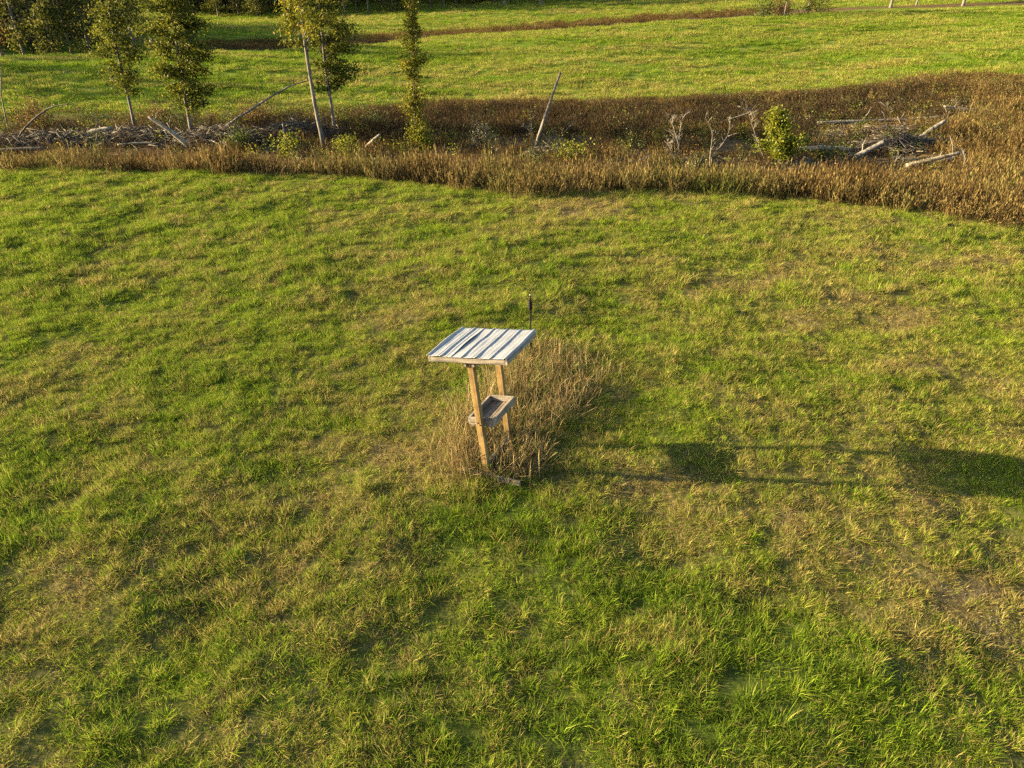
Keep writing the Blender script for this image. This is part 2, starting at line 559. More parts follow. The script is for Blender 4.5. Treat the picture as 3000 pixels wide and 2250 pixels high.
def mat_bark(name, stops, scale=9):
    m, n, l = newmat(name)
    tc = n.new('ShaderNodeTexCoord'); mp = n.new('ShaderNodeMapping'); mp.inputs['Scale'].default_value = (1, 1, .25)
    l.new(tc.outputs['Object'], mp.inputs[0])
    t = n.new('ShaderNodeTexNoise'); t.inputs['Scale'].default_value = scale; t.inputs['Detail'].default_value = 6
    l.new(mp.outputs[0], t.inputs['Vector'])
    a = attr(n, 'rnd')
    f = math_node(n, l, 'ADD', t.outputs['Fac'], math_node(n, l, 'MULTIPLY', math_node(n, l, 'SUBTRACT', a.outputs['Fac'], .5), .3), True)
    r = ramp(n, stops); l.new(f, r.inputs[0])
    p = n.new('ShaderNodeBsdfPrincipled'); l.new(r.outputs[0], p.inputs['Base Color']); p.inputs['Roughness'].default_value = .9
    p.inputs['Specular IOR Level'].default_value = .15
    bp = n.new('ShaderNodeBump'); bp.inputs['Strength'].default_value = .7; bp.inputs['Distance'].default_value = .03
    l.new(t.outputs['Fac'], bp.inputs['Height']); l.new(bp.outputs[0], p.inputs['Normal'])
    o = n.new('ShaderNodeOutputMaterial'); l.new(p.outputs[0], o.inputs[0])
    return m


M['bark'] = mat_bark('grey_bark', [(.3, (.05, .04, .032)), (.55, (.11, .09, .072)), (.75, (.18, .15, .12))])
M['pale_bark'] = mat_bark('pale_bark', [(.3, (.045, .038, .031)), (.5, (.088, .074, .059)), (.75, (.145, .125, .098))])
M['dead'] = mat_bark('bleached_wood', [(.3, (.075, .064, .050)), (.5, (.14, .12, .092)), (.75, (.22, .19, .148))])
M['bleached'] = mat_bark('sun_bleached_wood', [(.3, (.085, .070, .050)), (.5, (.16, .133, .095)), (.75, (.25, .21, .15))])
M['grey_dead'] = mat_bark('grey_dead_wood', [(.3, (.05, .043, .036)), (.5, (.10, .088, .075)), (.75, (.18, .16, .13))])
M['twig'] = mat_bark('brush_twigs', [(.25, (.022, .018, .013)), (.5, (.058, .047, .035)), (.8, (.16, .132, .095))])
M['wet_bark'] = mat_bark('dark_bark', [(.3, (.035, .028, .022)), (.6, (.08, .065, .05)), (.8, (.14, .115, .09))])
M['oak'] = mat_leaf('oak_leaves', [(0, (.018, .024, .003)), (.4, (.046, .056, .006)), (.75, (.092, .096, .009)), (1, (.15, .125, .016))], .42, .008)
M['poplar'] = mat_leaf('sweetgum_leaves', [(0, (.036, .042, .004)), (.45, (.082, .086, .007)), (.8, (.14, .128, .011)), (1, (.18, .10, .018))], .45, .008)
M['yellow'] = mat_leaf('yellow_green_leaves', [(0, (.040, .054, .004)), (.5, (.105, .118, .009)), (1, (.19, .175, .018))], .45, .008)
M['green'] = mat_leaf('shrub_leaves', [(0, (.018, .030, .005)), (.5, (.042, .058, .009)), (1, (.085, .09, .016))], .4, .008)
M['russet'] = mat_leaf('russet_leaves', [(0, (.035, .022, .010)), (.4, (.075, .044, .017)), (.7, (.12, .064, .02)), (.9, (.07, .065, .014)), (1, (.15, .06, .02))], .35, .008)
M['seed'] = mat_leaf('seed_heads', [(0, (.06, .06, .02)), (.45, (.085, .075, .032)), (.8, (.15, .128, .072)), (1, (.28, .245, .17))], .4, .008)
M['wood'] = mat_leaf('hazed_wood_leaves', [(0, (.022, .022, .013)), (.5, (.040, .035, .022)), (.85, (.058, .043, .028)), (1, (.085, .05, .03))], .25, .0)  # dull grey-brown leaves: the far wood's shade and haze are in the colour
M['edge'] = mat_leaf('woodland_edge_leaves', [(0, (.026, .034, .006)), (.5, (.062, .066, .010)), (1, (.115, .10, .018))], .4, .008)

# ------------------------------------------------------------------ ground sheet
ys = [-60, -30, -15, -8, -4, -1]
y = 1.0
while y < 430:
    ys.append(y); y += max(0.13, 0.0065 * y)
ys = np.array(ys)
us = np.linspace(-1.5, 1.5, 300)
UU, YY = np.meshgrid(us, ys)
XX = UU * np.maximum(YY * CT + 4.25, 9.0)
far_w = sstep(200, 420, YY); XX = XX * (1 + far_w)
ZZ = ground(XX, np.maximum(YY, 0))
nr, nc = XX.shape
idx = np.arange(nr * nc).reshape(nr, nc)
F = np.stack([idx[:-1, :-1], idx[:-1, 1:], idx[1:, 1:], idx[1:, :-1]], -1).reshape(-1, 4).astype(np.int32)
PXX = px_of(XX, YY)
e = edge_y(px_of(XX, YY, 0)); fs = field_y(PXX); s0, s1 = strip_y(PXX)
zone = 0.5 * sstep(-.3, .3, YY - e) + 0.5 * sstep(-1.2, 1.2, YY - fs + 2.5 * (fbm(XX / 6, YY / 6, 51) - .5))
zone = zone - 0.5 * sstep(-1, 1, YY - s1 + 8) * (1 - sstep(-2, 2, YY - s1))
dr, tl = sward(XX, YY)
bare = sstep(.86, .99, dr) * .45 * (vnoise(XX / .3, YY / .3, 61) > .45)
gm = mesh_np('ground', np.stack([XX, YY, ZZ], -1).reshape(-1, 3), [F],
             {'zone': zone.ravel(), 'dry': dr.ravel(), 'bare': bare.ravel()}, True)
go = link('ground', gm, M['ground'])
tag(go, 'rolling farmland ground under the grass', kind='structure')

# ------------------------------------------------------------------ scattering of uncountable plants
def proto_collection(name, meshes, mat):
    c = bpy.data.collections.new(name)
    for i, me in enumerate(meshes):
        if not me.materials: me.materials.append(mat)
        o = bpy.data.objects.new('%s_%02d' % (name, i), me)
        c.objects.link(o)
    return c


def scatter(name, label, coll, nvar, P, scale, attrs, cat=None, tilt=0.12, seed=1):
    rg = np.random.default_rng(seed)
    n = len(P)
    me = bpy.data.meshes.new(name)
    me.vertices.add(n); me.vertices.foreach_set('co', np.asarray(P, np.float32).ravel())
    rot = np.stack([rg.normal(0, tilt, n), rg.normal(0, tilt, n), rg.uniform(0, 6.283, n)], 1).astype(np.float32)
    a = me.attributes.new('rot', 'FLOAT_VECTOR', 'POINT'); a.data.foreach_set('vector', rot.ravel())
    a = me.attributes.new('scl', 'FLOAT_VECTOR', 'POINT'); a.data.foreach_set('vector', np.asarray(scale, np.float32).ravel())
    a = me.attributes.new('idx', 'INT', 'POINT'); a.data.foreach_set('value', rg.integers(0, nvar, n).astype(np.int32))
    for k, v in attrs.items():
        a = me.attributes.new(k, 'FLOAT', 'POINT'); a.data.foreach_set('value', np.asarray(v, np.float32))
    o = link(name, me)
    tag(o, label, cat, kind='stuff')
    ng = bpy.data.node_groups.new('scatter_' + name, 'GeometryNodeTree')
    ng.interface.new_socket('Geometry', in_out='INPUT', socket_type='NodeSocketGeometry')
    ng.interface.new_socket('Geometry', in_out='OUTPUT', socket_type='NodeSocketGeometry')
    N, L = ng.nodes, ng.links
    gi = N.new('NodeGroupInput'); gout = N.new('NodeGroupOutput')
    ci = N.new('GeometryNodeCollectionInfo'); ci.inputs['Collection'].default_value = coll
    ci.inputs['Separate Children'].default_value = True; ci.inputs['Reset Children'].default_value = True
    ip = N.new('GeometryNodeInstanceOnPoints'); ip.inputs['Pick Instance'].default_value = True

    def na(nm, typ):
        x = N.new('GeometryNodeInputNamedAttribute'); x.data_type = typ; x.inputs['Name'].default_value = nm
        return x.outputs['Attribute']
    er = N.new('FunctionNodeEulerToRotation')
    L.new(na('rot', 'FLOAT_VECTOR'), er.inputs[0])
    L.new(gi.outputs[0], ip.inputs['Points']); L.new(ci.outputs[0], ip.inputs['Instance'])
    L.new(na('idx', 'INT'), ip.inputs['Instance Index']); L.new(er.outputs[0], ip.inputs['Rotation'])
    L.new(na('scl', 'FLOAT_VECTOR'), ip.inputs['Scale'])
    L.new(ip.outputs[0], gout.inputs[0])
    md = o.modifiers.new('scatter', 'NODES'); md.node_group = ng
    return o


def blades(rg, n, radius, h0, h1, w, lean, curve, clump=1.0, flat=False):
    ph = rg.uniform(0, 6.283, n); rr = radius * rg.random(n) ** (0.5 * clump)
    bx, by = rr * np.cos(ph), rr * np.sin(ph)
    L = rg.uniform(h0, h1, n) * (1 - .25 * rr / radius)
    az = ph + rg.normal(0, 1.1, n)
    le = np.abs(rg.normal(0, lean, n)) + .05; cu = np.abs(rg.normal(0, curve, n))
    if flat:
        le = np.full(n, 3.0); az = rg.uniform(0, 6.283, n)
    dx, dy = np.cos(az), np.sin(az)
    wa = az + rg.normal(math.pi / 2, .6, n); wx, wy = np.cos(wa), np.sin(wa)
    ww = w * rg.uniform(.6, 1.4, n)
    V = np.zeros((n, 5, 3))
    z0 = rg.uniform(.005, .05, n) if flat else np.full(n, -.015)
    rise = rg.normal(0, .03, n)
    for j, (t, side) in enumerate(((0, -1), (0, 1), (.55, 1), (.55, -1), (1, 0))):
        hor = L * (le * t + cu * t * t); ver = L * t * (1 - .25 * cu * t)
        if flat:
            hor = L * t; ver = t * rise
        k = math.sqrt(1.0)
        V[:, j, 0] = bx + dx * hor + wx * ww * .5 * side * (1 if t == 0 else .85)
        V[:, j, 1] = by + dy * hor + wy * ww * .5 * side * (1 if t == 0 else .85)
        V[:, j, 2] = z0 + ver
    i = np.arange(n)[:, None] * 5
    Q = (i + np.array([[0, 1, 2, 3]])).astype(np.int32); T = (i + np.array([[3, 2, 4]])).astype(np.int32)
    r = rg.random(n); r2 = rg.random(n)
    return V.reshape(-1, 3), Q, T, {'rnd': np.repeat(r, 5), 'rnd2': np.repeat(r2, 5), 'hgt': np.tile([0, 0, .55, .55, 1.0], n)}


def blade_mesh(name, *a, **k):
    V, Q, T, at_ = blades(*a, **k)
    return mesh_np(name, V, [Q, T], at_)


def band(n, y0, y1, pxa, pxb, margin, seed):
    """random ground points, even per square metre, between two distances within a view wedge"""
    rg = np.random.default_rng(seed)
    out = []
    tot = 0
    wmax = (pxb - pxa) / FPX * (y1 * CT + 8 * ST) + 2 * margin
    while tot < n:
        yy = rg.uniform(y0, y1, n); xx = rg.uniform(-.5, .5, n)
        dep = yy * CT + (H + 1) * ST
        lo = (pxa - CX) / FPX * dep - margin; hi = (pxb - CX) / FPX * dep + margin
        c = (pxa + pxb) / 2
        x = (c - CX) / FPX * (y1 * CT + 8 * ST) + xx * wmax
        k = (x > lo) & (x < hi)
        out.append(np.stack([x[k], yy[k]], 1)); tot += k.sum()
    return np.concatenate(out)[:n], rg


g1 = np.random.default_rng(101)
tufts = [blade_mesh('grass_tuft', g1, 90, .14, .04, .125, .0046, .5, .5) for _ in range(7)] + \
        [blade_mesh('grass_tuft', g1, 75, .11, .07, .175, .0052, .42, .8) for _ in range(4)]
tuft_c = proto_collection('meadow_tuft', tufts, M['grass'])


def meadow(name, label, n, y0, y1, size, seed):
    p, rg = band(n, y0, y1, -60, 3060, 2.6, seed)
    x, yv = p[:, 0], p[:, 1]
    pxn = px_of(x, yv, 0)
    keep = yv < edge_y(pxn) + .9 * (rg.random(n) - .3) + .9 * (fbm(x / 1.6, yv / 1.6, 71) - .5)
    dry, tall = sward(x, yv)
    # thinner where the sward is bare or dry
    keep &= rg.random(n) > sstep(.62, .97, dry) * .5
    x, yv, dry, tall = x[keep], yv[keep], dry[keep], tall[keep]
    m = len(x)
    P = np.stack([x, yv, ground(x, yv)], 1)
    s = size * rg.uniform(.8, 1.25, m)
    hz = s * tall * rg.uniform(.6, 1.35, m) * (1 - .25 * sstep(.5, .9, dry))
    return scatter(name, label, tuft_c, 11, P, np.stack([s, s, hz], 1),
                   {'dry': np.clip(dry + rg.normal(0, .2, m), 0, 1), 'lush': np.clip((tall - .9) * 1.1 + rg.normal(0, .25, m), -.6, 1)}, 'grass', .15, seed)


meadow('meadow_grass', 'short green and straw coloured grass of the near meadow', 21000, 2.6, 14.5, .84, 201)
meadow('meadow_grass', 'sunlit grass of the meadow from behind the feeder to the gully brow', 20000, 14.5, 28, 1.12, 202)

# loose straw lying in the sward
g2 = np.random.default_rng(105)
straws = []
for _ in range(6):
    V, Q, T, A = blades(g2, 14, .22, .05, .24, .0030, 0, 0, flat=True)
    straws.append(mesh_np('straw', V, [Q, T], A))
straw_c = proto_collection('loose_straw', straws, M['straw'])
p, rg = band(9000, 2.6, 27, -60, 3060, 2.6, 205)
x, yv = p[:, 0], p[:, 1]
dry, tall = sward(x, yv)
keep = (rg.random(len(x)) < .05 + .75 * sstep(.5, .92, dry)) & (yv < edge_y(px_of(x, yv, 0)) - .2)
x, yv = x[keep], yv[keep]
P = np.stack([x, yv, ground(x, yv) + .03], 1)
s = rg.uniform(.7, 1.3, len(x))
scatter('straw_litter', 'loose cut straw lying on the meadow grass', straw_c, 6, P, np.stack([s, s, s], 1), {}, 'straw', .1, 206)

# far hay fields: broader tussocks
g3 = np.random.default_rng(109)
far_t = [blade_mesh('far_tussock', g3, 150, .6, .09, .26, .016, .5, .5) for _ in range(6)]
far_c = proto_collection('hay_tussock', far_t, M['grass'])


def field_grass(name, label, n, y0, y1, size, seed, test):
    p, rg = band(n, y0, y1, -350, 3350, 3, seed)
    x, yv = p[:, 0], p[:, 1]
    px = px_of(x, yv)
    k = test(px, yv, x)
    x, yv, px = x[k], yv[k], px[k]
    m = len(x)
    P = np.stack([x, yv, ground(x, yv)], 1)
    st = fbm(x / 14 + yv / 80, yv / 1.9 - x / 22, 81)
    dry = np.clip(.31 + 1.35 * (st - .5) + .6 * (fbm(x / 5, yv / 5, 83) - .5) + np.interp(px, [0, 800, 1500, 3000], [-.10, .02, .06, .0]), .05, .9)
    s = size * rg.uniform(.8, 1.3, m)
    scatter(name, label, far_c, 6, P, np.stack([s, s, s * np.clip(.55 + .9 * (fbm(x / 3, yv / 2, 87) - .2), .35, 1.5)], 1),
            {'dry': np.clip(dry + rg.normal(0, .1, m), 0, 1), 'lush': np.clip(.6 - dry, 0, 1)}, 'grass', .12, seed)


field_grass('hay_field_grass', 'striped green grass of the hay field across the gully', 26000, 46, 128, 1.15, 211,
            lambda px, y, x: (y > field_y(px) + 2.5 * (fbm(x / 6, y / 6, 51) - .5)) & (y < strip_y(px)[0]))
field_grass('hay_field_grass', 'grass of the second hay field behind the hill crest', 12000, 108, 215, 2.0, 212,
            lambda px, y, x: (y > strip_y(px)[1]))

# ------------------------------------------------------------------ reeds and weeds in the gully
g4 = np.random.default_rng(113)


def reed_mesh(rg):
    V, Q, T, A = blades(rg, 30, .38, .6, 1.4, .013, .14, .14)
    n = len(V) // 5
    tips = V.reshape(n, 5, 3)
    # feathery heads
    hp = []; 
    for j in range(4):
        f = .72 + .09 * j
        hp.append(tips[:, 2] * (1 - (f - .55) / .45) + tips[:, 4] * ((f - .55) / .45) + rg.normal(0, .018, (n, 3)))
    hp = np.concatenate(hp)
    lm = len(hp)
    nor = rg.normal(size=(lm, 3)); nor /= np.linalg.norm(nor, axis=1, keepdims=True)
    up = np.tile([[0, 0, .075]], (lm, 1)); sd = np.cross(up, nor); sd = sd / (np.linalg.norm(sd, axis=1, keepdims=True) + 1e-6) * .012
    W = np.stack([hp - up, hp + sd, hp + up, hp - sd], 1).reshape(-1, 3)
    i = np.arange(lm)[:, None] * 4 + len(V)
    Q2 = (i + np.array([[0, 1, 2, 3]])).astype(np.int32)
    r = np.tile(np.clip(A['rnd'].reshape(n, 5)[:, 0] * .9 + .05, 0, 1), 4)
    return mesh_np('reed_clump', np.concatenate([V, W]), [np.concatenate([Q, Q2]), T],
                   {'rnd': np.concatenate([A['rnd'], np.repeat(r, 4)])})


reed_c = proto_collection('reed_clump', [reed_mesh(g4) for _ in range(6)], M['reed'])


def gully_points(n, y0, y1, seed, dens):
    p, rg = band(n, y0, y1, -350, 3350, 3, seed)
    x, yv = p[:, 0], p[:, 1]
    pxn = px_of(x, yv, 0); px = px_of(x, yv)
    k = (yv > edge_y(pxn) - .1 + .9 * (fbm(x / 1.6, yv / 1.6, 71) - .5) + rg.exponential(.35, n) - .45) & (yv < field_y(px) + 2.5 * (fbm(x / 6, yv / 6, 51) - .5))
    k &= rg.random(n) < dens(px, yv, x)
    return x[k], yv[k], px[k], rg


def reed_density(px, y, x):
    ed = edge_y(px)
    w0 = np.interp(px, [0, 900, 1300, 2300, 2650, 3000], [2.6, 2.8, 3.6, 3.6, 5.5, 9.0])
    front = 1 - sstep(w0, w0 + 1.6, y - ed)                   # belt along the meadow's edge
    belt_w = np.interp(px, [0, 900, 1300, 2300, 2650, 2850, 3000], [.06, .08, .42, .30, .12, .7, 1.0])
    back = sstep(-6, -3.5, y - field_y(px)) * np.interp(px, [0, 700, 1150, 3000], [.12, .2, .9, 1.0])
    patch = .25 + .75 * sstep(.42, .6, fbm(x / 3, y / 2.5, 91))
    return np.clip(np.maximum(np.maximum(front, back), belt_w * patch), .015, 1)


x, yv, px, rg = gully_points(27000, 17, 60, 221, reed_density)
P = np.stack([x, yv, ground(x, yv)], 1)
s = rg.uniform(.7, 1.2, len(x))
near_edge = sstep(.0, 1.6, yv - edge_y(px_of(x, yv, 0)))
hz = s * (.80 + .10 * near_edge) * np.interp(px, [0, 1000, 3000], [.95, .95, .9]) * (.42 + .95 * fbm(x / 2.2, yv / 2.2, 93, 2)) * rg.uniform(.8, 1.3, len(x)) * np.interp(px, [0, 900, 1400], [.74, .82, 1.0])
hz = hz * (1 - .6 * sstep(-6, -1, yv - field_y(px)))
de = yv - edge_y(px_of(x, yv, 0))
hz = hz * np.where((yv - edge_y(px_of(x, yv, 0)) > 5.0) & (px < 2750), .72, np.interp(px, [0, 1500, 2200, 2800], [1.1, 1.1, .92, .95]))
scatter('tall_reeds', 'tall golden brown dead grass filling the gully', reed_c, 6, P, np.stack([s, s, hz], 1), {'tint': np.clip(np.interp(de, [0, 2.5, 5, 12], [.62, .6, .34, .3]) + np.interp(px, [0, 2500, 2900], [0, 0, .14]) + 1.2 * (fbm(x / 3.5, yv / 3, 97) - .5) + rg.normal(0, .16, len(x)), 0, 1)}, 'tall grass', .09, 222)

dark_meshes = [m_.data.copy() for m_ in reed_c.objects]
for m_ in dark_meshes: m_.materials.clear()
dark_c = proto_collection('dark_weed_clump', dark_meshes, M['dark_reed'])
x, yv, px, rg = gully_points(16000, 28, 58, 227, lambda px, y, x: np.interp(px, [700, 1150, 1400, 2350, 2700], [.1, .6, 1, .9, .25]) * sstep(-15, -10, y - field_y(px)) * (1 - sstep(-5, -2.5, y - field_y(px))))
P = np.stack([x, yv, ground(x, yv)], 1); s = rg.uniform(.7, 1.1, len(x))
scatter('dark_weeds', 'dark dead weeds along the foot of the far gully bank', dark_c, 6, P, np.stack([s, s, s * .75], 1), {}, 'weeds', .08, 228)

# brown strip in the second hollow
p, rg = band(9000, 80, 152, -100, 2600, 3, 225)
x, yv = p[:, 0], p[:, 1]; px = px_of(x, yv); a, b = strip_y(px)
k = (yv > b - 9) & (yv < b + .5) & (px > 560) & (px < 2300)
x, yv = x[k], yv[k]
P = np.stack([x, yv, ground(x, yv)], 1); s = rg.uniform(1.4, 2.2, len(x))
scatter('hollow_reeds', 'brown dead grass strip in the hollow behind the hill crest', reed_c, 6, P, np.stack([s, s, s * .36], 1), {'tint': rg.uniform(.05, .5, len(x))}, 'tall grass', .06, 226)

# leafy weeds between the brush
g5 = np.random.default_rng(117)
weeds = []
for k, mt in enumerate(('green', 'russet', 'yellow', 'seed', 'russet', 'green')):
    hh = g5.uniform(.5, 1.0)
    pts = g5.normal(size=(70, 3)) * np.array([.22, .22, .25]) * hh + np.array([0, 0, .5 * hh])
    pts[:, 2] = np.abs(pts[:, 2])
    me = leaf_mesh('weed', pts, .075, g5)
    me.materials.append(M[mt]); weeds.append(me)
weed_c = proto_collection('gully_weed', weeds, M['green'])
x, yv, px, rg = gully_points(15000, 22, 58, 231, lambda px, y, x: np.where(px < 1150, .10 + .6 * sstep(15, 18, y - edge_y(px)), .14 * sstep(5, 9, y - edge_y(px))) * (1 - .8 * sstep(-4, 0, y - field_y(px))))
P = np.stack([x, yv, ground(x, yv)], 1); s = rg.uniform(.6, 1.3, len(x))
scatter('gully_weeds', 'mixed russet and green weeds on the gully floor', weed_c, 6, P, np.stack([s, s, s], 1), {}, 'weeds', .15, 232)


# ------------------------------------------------------------------ roofed feeder
def board(name, c, size, mat, parent, bev=.004, warp=.0):
    bm = bmesh.new()
    bmesh.ops.create_cube(bm, size=1.0)
    for v in bm.verts:
        v.co = Vector((v.co.x * size[0], v.co.y * size[1], v.co.z * size[2]))
        if warp: v.co += Vector([random.uniform(-warp, warp) for _ in range(3)])
    bmesh.ops.bevel(bm, geom=bm.edges[:], offset=bev, segments=1, affect='EDGES')
    me = bpy.data.meshes.new(name); bm.to_mesh(me); bm.free()
    o = link(name, me, mat, parent); o.location = c
    return o


random.seed(5)
YAW, PIT, ROL = -.392, -.073, -.156
feeder = empty('roofed_feeder')
feeder.rotation_mode = 'YXZ'
feeder.rotation_euler = (PIT, ROL, YAW)
RM = feeder.rotation_euler.to_matrix()
GZ0 = .38
feeder.location = Vector((-.152, 8.826, -.35)) + RM @ Vector((0, 0, GZ0))
tag(feeder, 'leaning wooden feeder with a ribbed white metal roof, two posts and an open tray', 'feeder')
TW, TL, ZT = .43, .788, 1.321 - GZ0
RW, RY0, RY1, RZ = 1.232, -.546, .56, 2.347 - GZ0
HP = .0445
for sy in (-1, 1):
    yc = sy * (TL / 2 + HP)
    board('post', (0, yc, (RZ - .1 - .5) / 2), (2 * HP, 2 * HP, RZ - .1 + .5), M['post'], feeder, .005)
# roof frame
frame = empty('roof_frame'); frame.parent = feeder
board('fascia', (0, RY0 + .019, RZ - .046), (RW - .076, .038, .089), M['grey_x'], frame, .003, .002)
board('fascia', (0, RY1 - .019, RZ - .046), (RW - .076, .038, .089), M['grey_x'], frame, .003, .002)
for sx in (-1, 1):
    board('fascia', (sx * (RW / 2 - .019), (RY0 + RY1) / 2, RZ - .047), (.037, RY1 - RY0, .089), M['grey_y'], frame, .003, .002)
board('rafter', (.0645, 0, RZ - .12), (.038, RY1 - RY0 - .09, .089), M['grey_y'], frame, .003)
board('rafter', (-.0645, 0, RZ - .12), (.038, RY1 - RY0 - .09, .089), M['grey_y'], frame, .003)
# roof metal: two lapped ribbed sheets
def sheet(name, xa, xb, ribs, z0, bend_left=0, lift_right=0, lift_left=0):
    xs = np.unique(np.concatenate([np.linspace(xa, xb, 60)] + [np.array([r - .018, r - .012, r - .005, r + .005, r + .012, r + .018]) for r in ribs]))
    xs = xs[(xs >= xa) & (xs <= xb)]
    yv = np.linspace(RY0 - .022, RY1 + .012, 30)
    X, Y = np.meshgrid(xs, yv)
    Z = np.full_like(X, z0)
    for r in ribs:
        Z += .016 * (1 - sstep(.005, .018, np.abs(X - r)))
        for m in (.076, .152):
            Z += .0045 * (1 - sstep(.003, .009, np.abs(X - r - m)))
    t = (Y - RY0) / (RY1 - RY0)
    arch = np.clip(np.sin(np.pi * np.clip(t, 0, 1)), 0, 1)
    Z += bend_left * sstep(.05, 0, X - xa) * (arch * .8 + .2)
    Z += lift_right * sstep(-.05, 0, X - xb) * arch ** 2
    Z += lift_left * sstep(.05, 0, X - xa) * arch ** 2
    Z += .004 * (vnoise(X * 9, Y * 4, 5) - .5) * 2 + .010 * np.exp(-((X + .03) ** 2 / .004 + (Y - .02) ** 2 / .02))
    X = X + .006 * np.sin(Y * 7 + X * 3) * .6
    nr, nc = X.shape; ii = np.arange(nr * nc).reshape(nr, nc)
    F = np.stack([ii[:-1, :-1], ii[:-1, 1:], ii[1:, 1:], ii[1:, :-1]], -1).reshape(-1, 4).astype(np.int32)
    me = mesh_np(name, np.stack([X, Y, Z], -1).reshape(-1, 3), [F], None, True)
    o = link(name, me, M['metal'], feeder)
    md = o.modifiers.new('gauge', 'SOLIDIFY'); md.thickness = .0015; md.offset = 1
    return o


L0 = -RW / 2
sh2 = sheet('roof_sheet', L0 + .335, L0 + RW + .012, [L0 + .55, L0 + .772, L0 + .99, L0 + 1.21], RZ + .003)
sh1 = sheet('roof_sheet', L0 - .012, L0 + .385, [L0 + .015, L0 + .225], RZ + .0085, .022, .02)
tag(sh1, 'narrow dented roof sheet lapped over the wide one'); tag(sh2, 'wide ribbed roof sheet')
bm = bmesh.new()
bmesh.ops.create_cone(bm, cap_ends=True, segments=6, radius1=.0085, radius2=.006, depth=.008)
scr = bpy.data.meshes.new('screw'); bm.to_mesh(scr); bm.free(); scr.materials.append(M['screw'])
for r_, shp in ((.225, sh1), (.55, sh2), (.772, sh2), (.99, sh2)):
    for yy in (RY0 + .02, -.16, .2, RY1 - .02):
        q = link('screw', scr, None, shp); q.location = (L0 + r_ + random.uniform(-.012, .012) + .03, yy + random.uniform(-.03, .03), RZ + .012)
# tray
tray = empty('tray'); tray.parent = feeder
WH = .089
board('side_board', (0, -TL / 2 + .019, ZT - WH / 2), (TW - .078, .038, WH), M['grey_x'], tray, .003, .001)
board('side_board', (0, TL / 2 - .019, ZT - WH / 2), (TW - .078, .038, WH), M['grey_x'], tray, .003, .001)
for sx in (-1, 1):
    board('side_board', (sx * (TW / 2 - .019), 0, ZT - WH / 2), (.038, TL, WH), M['grey_y'], tray, .003, .001)
for k, (cx_, w_) in enumerate(((-.143, .137), (0, .137), (.143, .137))):
    board('floor_plank', (cx_, 0, ZT - WH - .013 + .001 * k), (w_, TL - .004, .024), M['tray_y'], tray, .003)
board('support_cleat', (0, -TL / 2 + .05, ZT - WH - .045), (TW - .06, .038, .038), M['grey_x'], tray, .003)
board('support_cleat', (0, TL / 2 - .05, ZT - WH - .045), (TW - .06, .038, .038), M['grey_x'], tray, .003)
bm = bmesh.new()
bmesh.ops.create_cone(bm, cap_ends=True, segments=8, radius1=.011, radius2=.011, depth=.01)
blt = bpy.data.meshes.new('bolt'); bm.to_mesh(blt); bm.free(); blt.materials.append(M['screw'])
for bx_, bz_ in ((-.018, ZT - .03), (.02, ZT - .065), (.0, RZ - .16), (.012, .2)):
    q = link('bolt', blt, None, feeder); q.location = (bx_, -TL / 2 - 2 * HP - .004, bz_); q.rotation_euler = (math.pi / 2, 0, 0)
# lower rail and ground sills
board('rail', (.02, 0, .19), (.038, TL - .004, .089), M['grey_y'], feeder, .003)
for sy in (-1, 1):
    q = board('ground_sill', (.08, sy * (TL / 2 + 2 * HP + .021), .03), (.95, .038, .089), M['grey_x'], feeder, .004, .002)
    q.rotation_euler = (-PIT, -ROL * .9, 0)

# ------------------------------------------------------------------ iron pipe stake
b = hit(1556, 1050)
pole = empty('pipe_stake', b)
tag(pole, 'thin black upright pipe with a ringed coupling, behind the metal roof', 'pipe')
top = at(1553, 862, b.y) - b


def lathe(name, prof, mat, parent, seg=12):
    V = []; Q = []
    for z_, r_ in prof:
        for k in range(seg):
            a_ = 2 * math.pi * k / seg; V.append((r_ * math.cos(a_), r_ * math.sin(a_), z_))
    for i in range(len(prof) - 1):
        for k in range(seg):
            Q.append((i * seg + k, i * seg + (k + 1) % seg, (i + 1) * seg + (k + 1) % seg, (i + 1) * seg + k))
    me = mesh_np(name, np.array(V), [np.array(Q, np.int32)], None, False)
    return link(name, me, mat, parent)


hz_ = top.z
pole.rotation_euler = (0, math.atan2(top.x, top.z), 0)
lathe('pipe', [(-.15, .0), (-.149, .016), (hz_ - .30, .016), (hz_ - .299, 0)], M['iron'], pole)
lathe('coupling', [(hz_ - .325, 0), (hz_ - .324, .028), (hz_ - .30, .036), (hz_ - .245, .041), (hz_ - .235, .036), (hz_ - .225, .041), (hz_ - .20, .041),
                   (hz_ - .192, .032), (hz_ - .18, .032), (hz_ - .172, .039), (hz_ - .145, .037), (hz_ - .135, .018), (hz_ - .134, 0)], M['iron'], pole)
lathe('nipple', [(hz_ - .14, 0), (hz_ - .139, .016), (hz_ - .035, .016), (hz_ - .034, 0)], M['iron'], pole)
lathe('tip', [(hz_ - .036, 0), (hz_ - .035, .009), (hz_, .007), (hz_ + .001, 0)], M['glass_tip'], pole)

# ------------------------------------------------------------------ tall dry grass round the feeder
rg = np.random.default_rng(301)
POLY = [(1330, 1410), (1285, 1330), (1330, 1230), (1400, 1160), (1500, 1040), (1580, 1005), (1700, 1035), (1790, 1075), (1790, 1120), (1640, 1240), (1560, 1330), (1550, 1410), (1440, 1440)]
poly = [at(a_, b_, H / S(b_)).xy for a_, b_ in POLY]


def inside(x, y):
    c = np.zeros(len(x), bool); n = len(poly)
    for i in range(n):
        (x1, y1), (x2, y2) = poly[i], poly[(i + 1) % n]
        t = (y1 > y) != (y2 > y)
        xi = (x2 - x1) * (y - y1) / (y2 - y1 + 1e-9) + x1
        c ^= t & (x < xi)
    return c


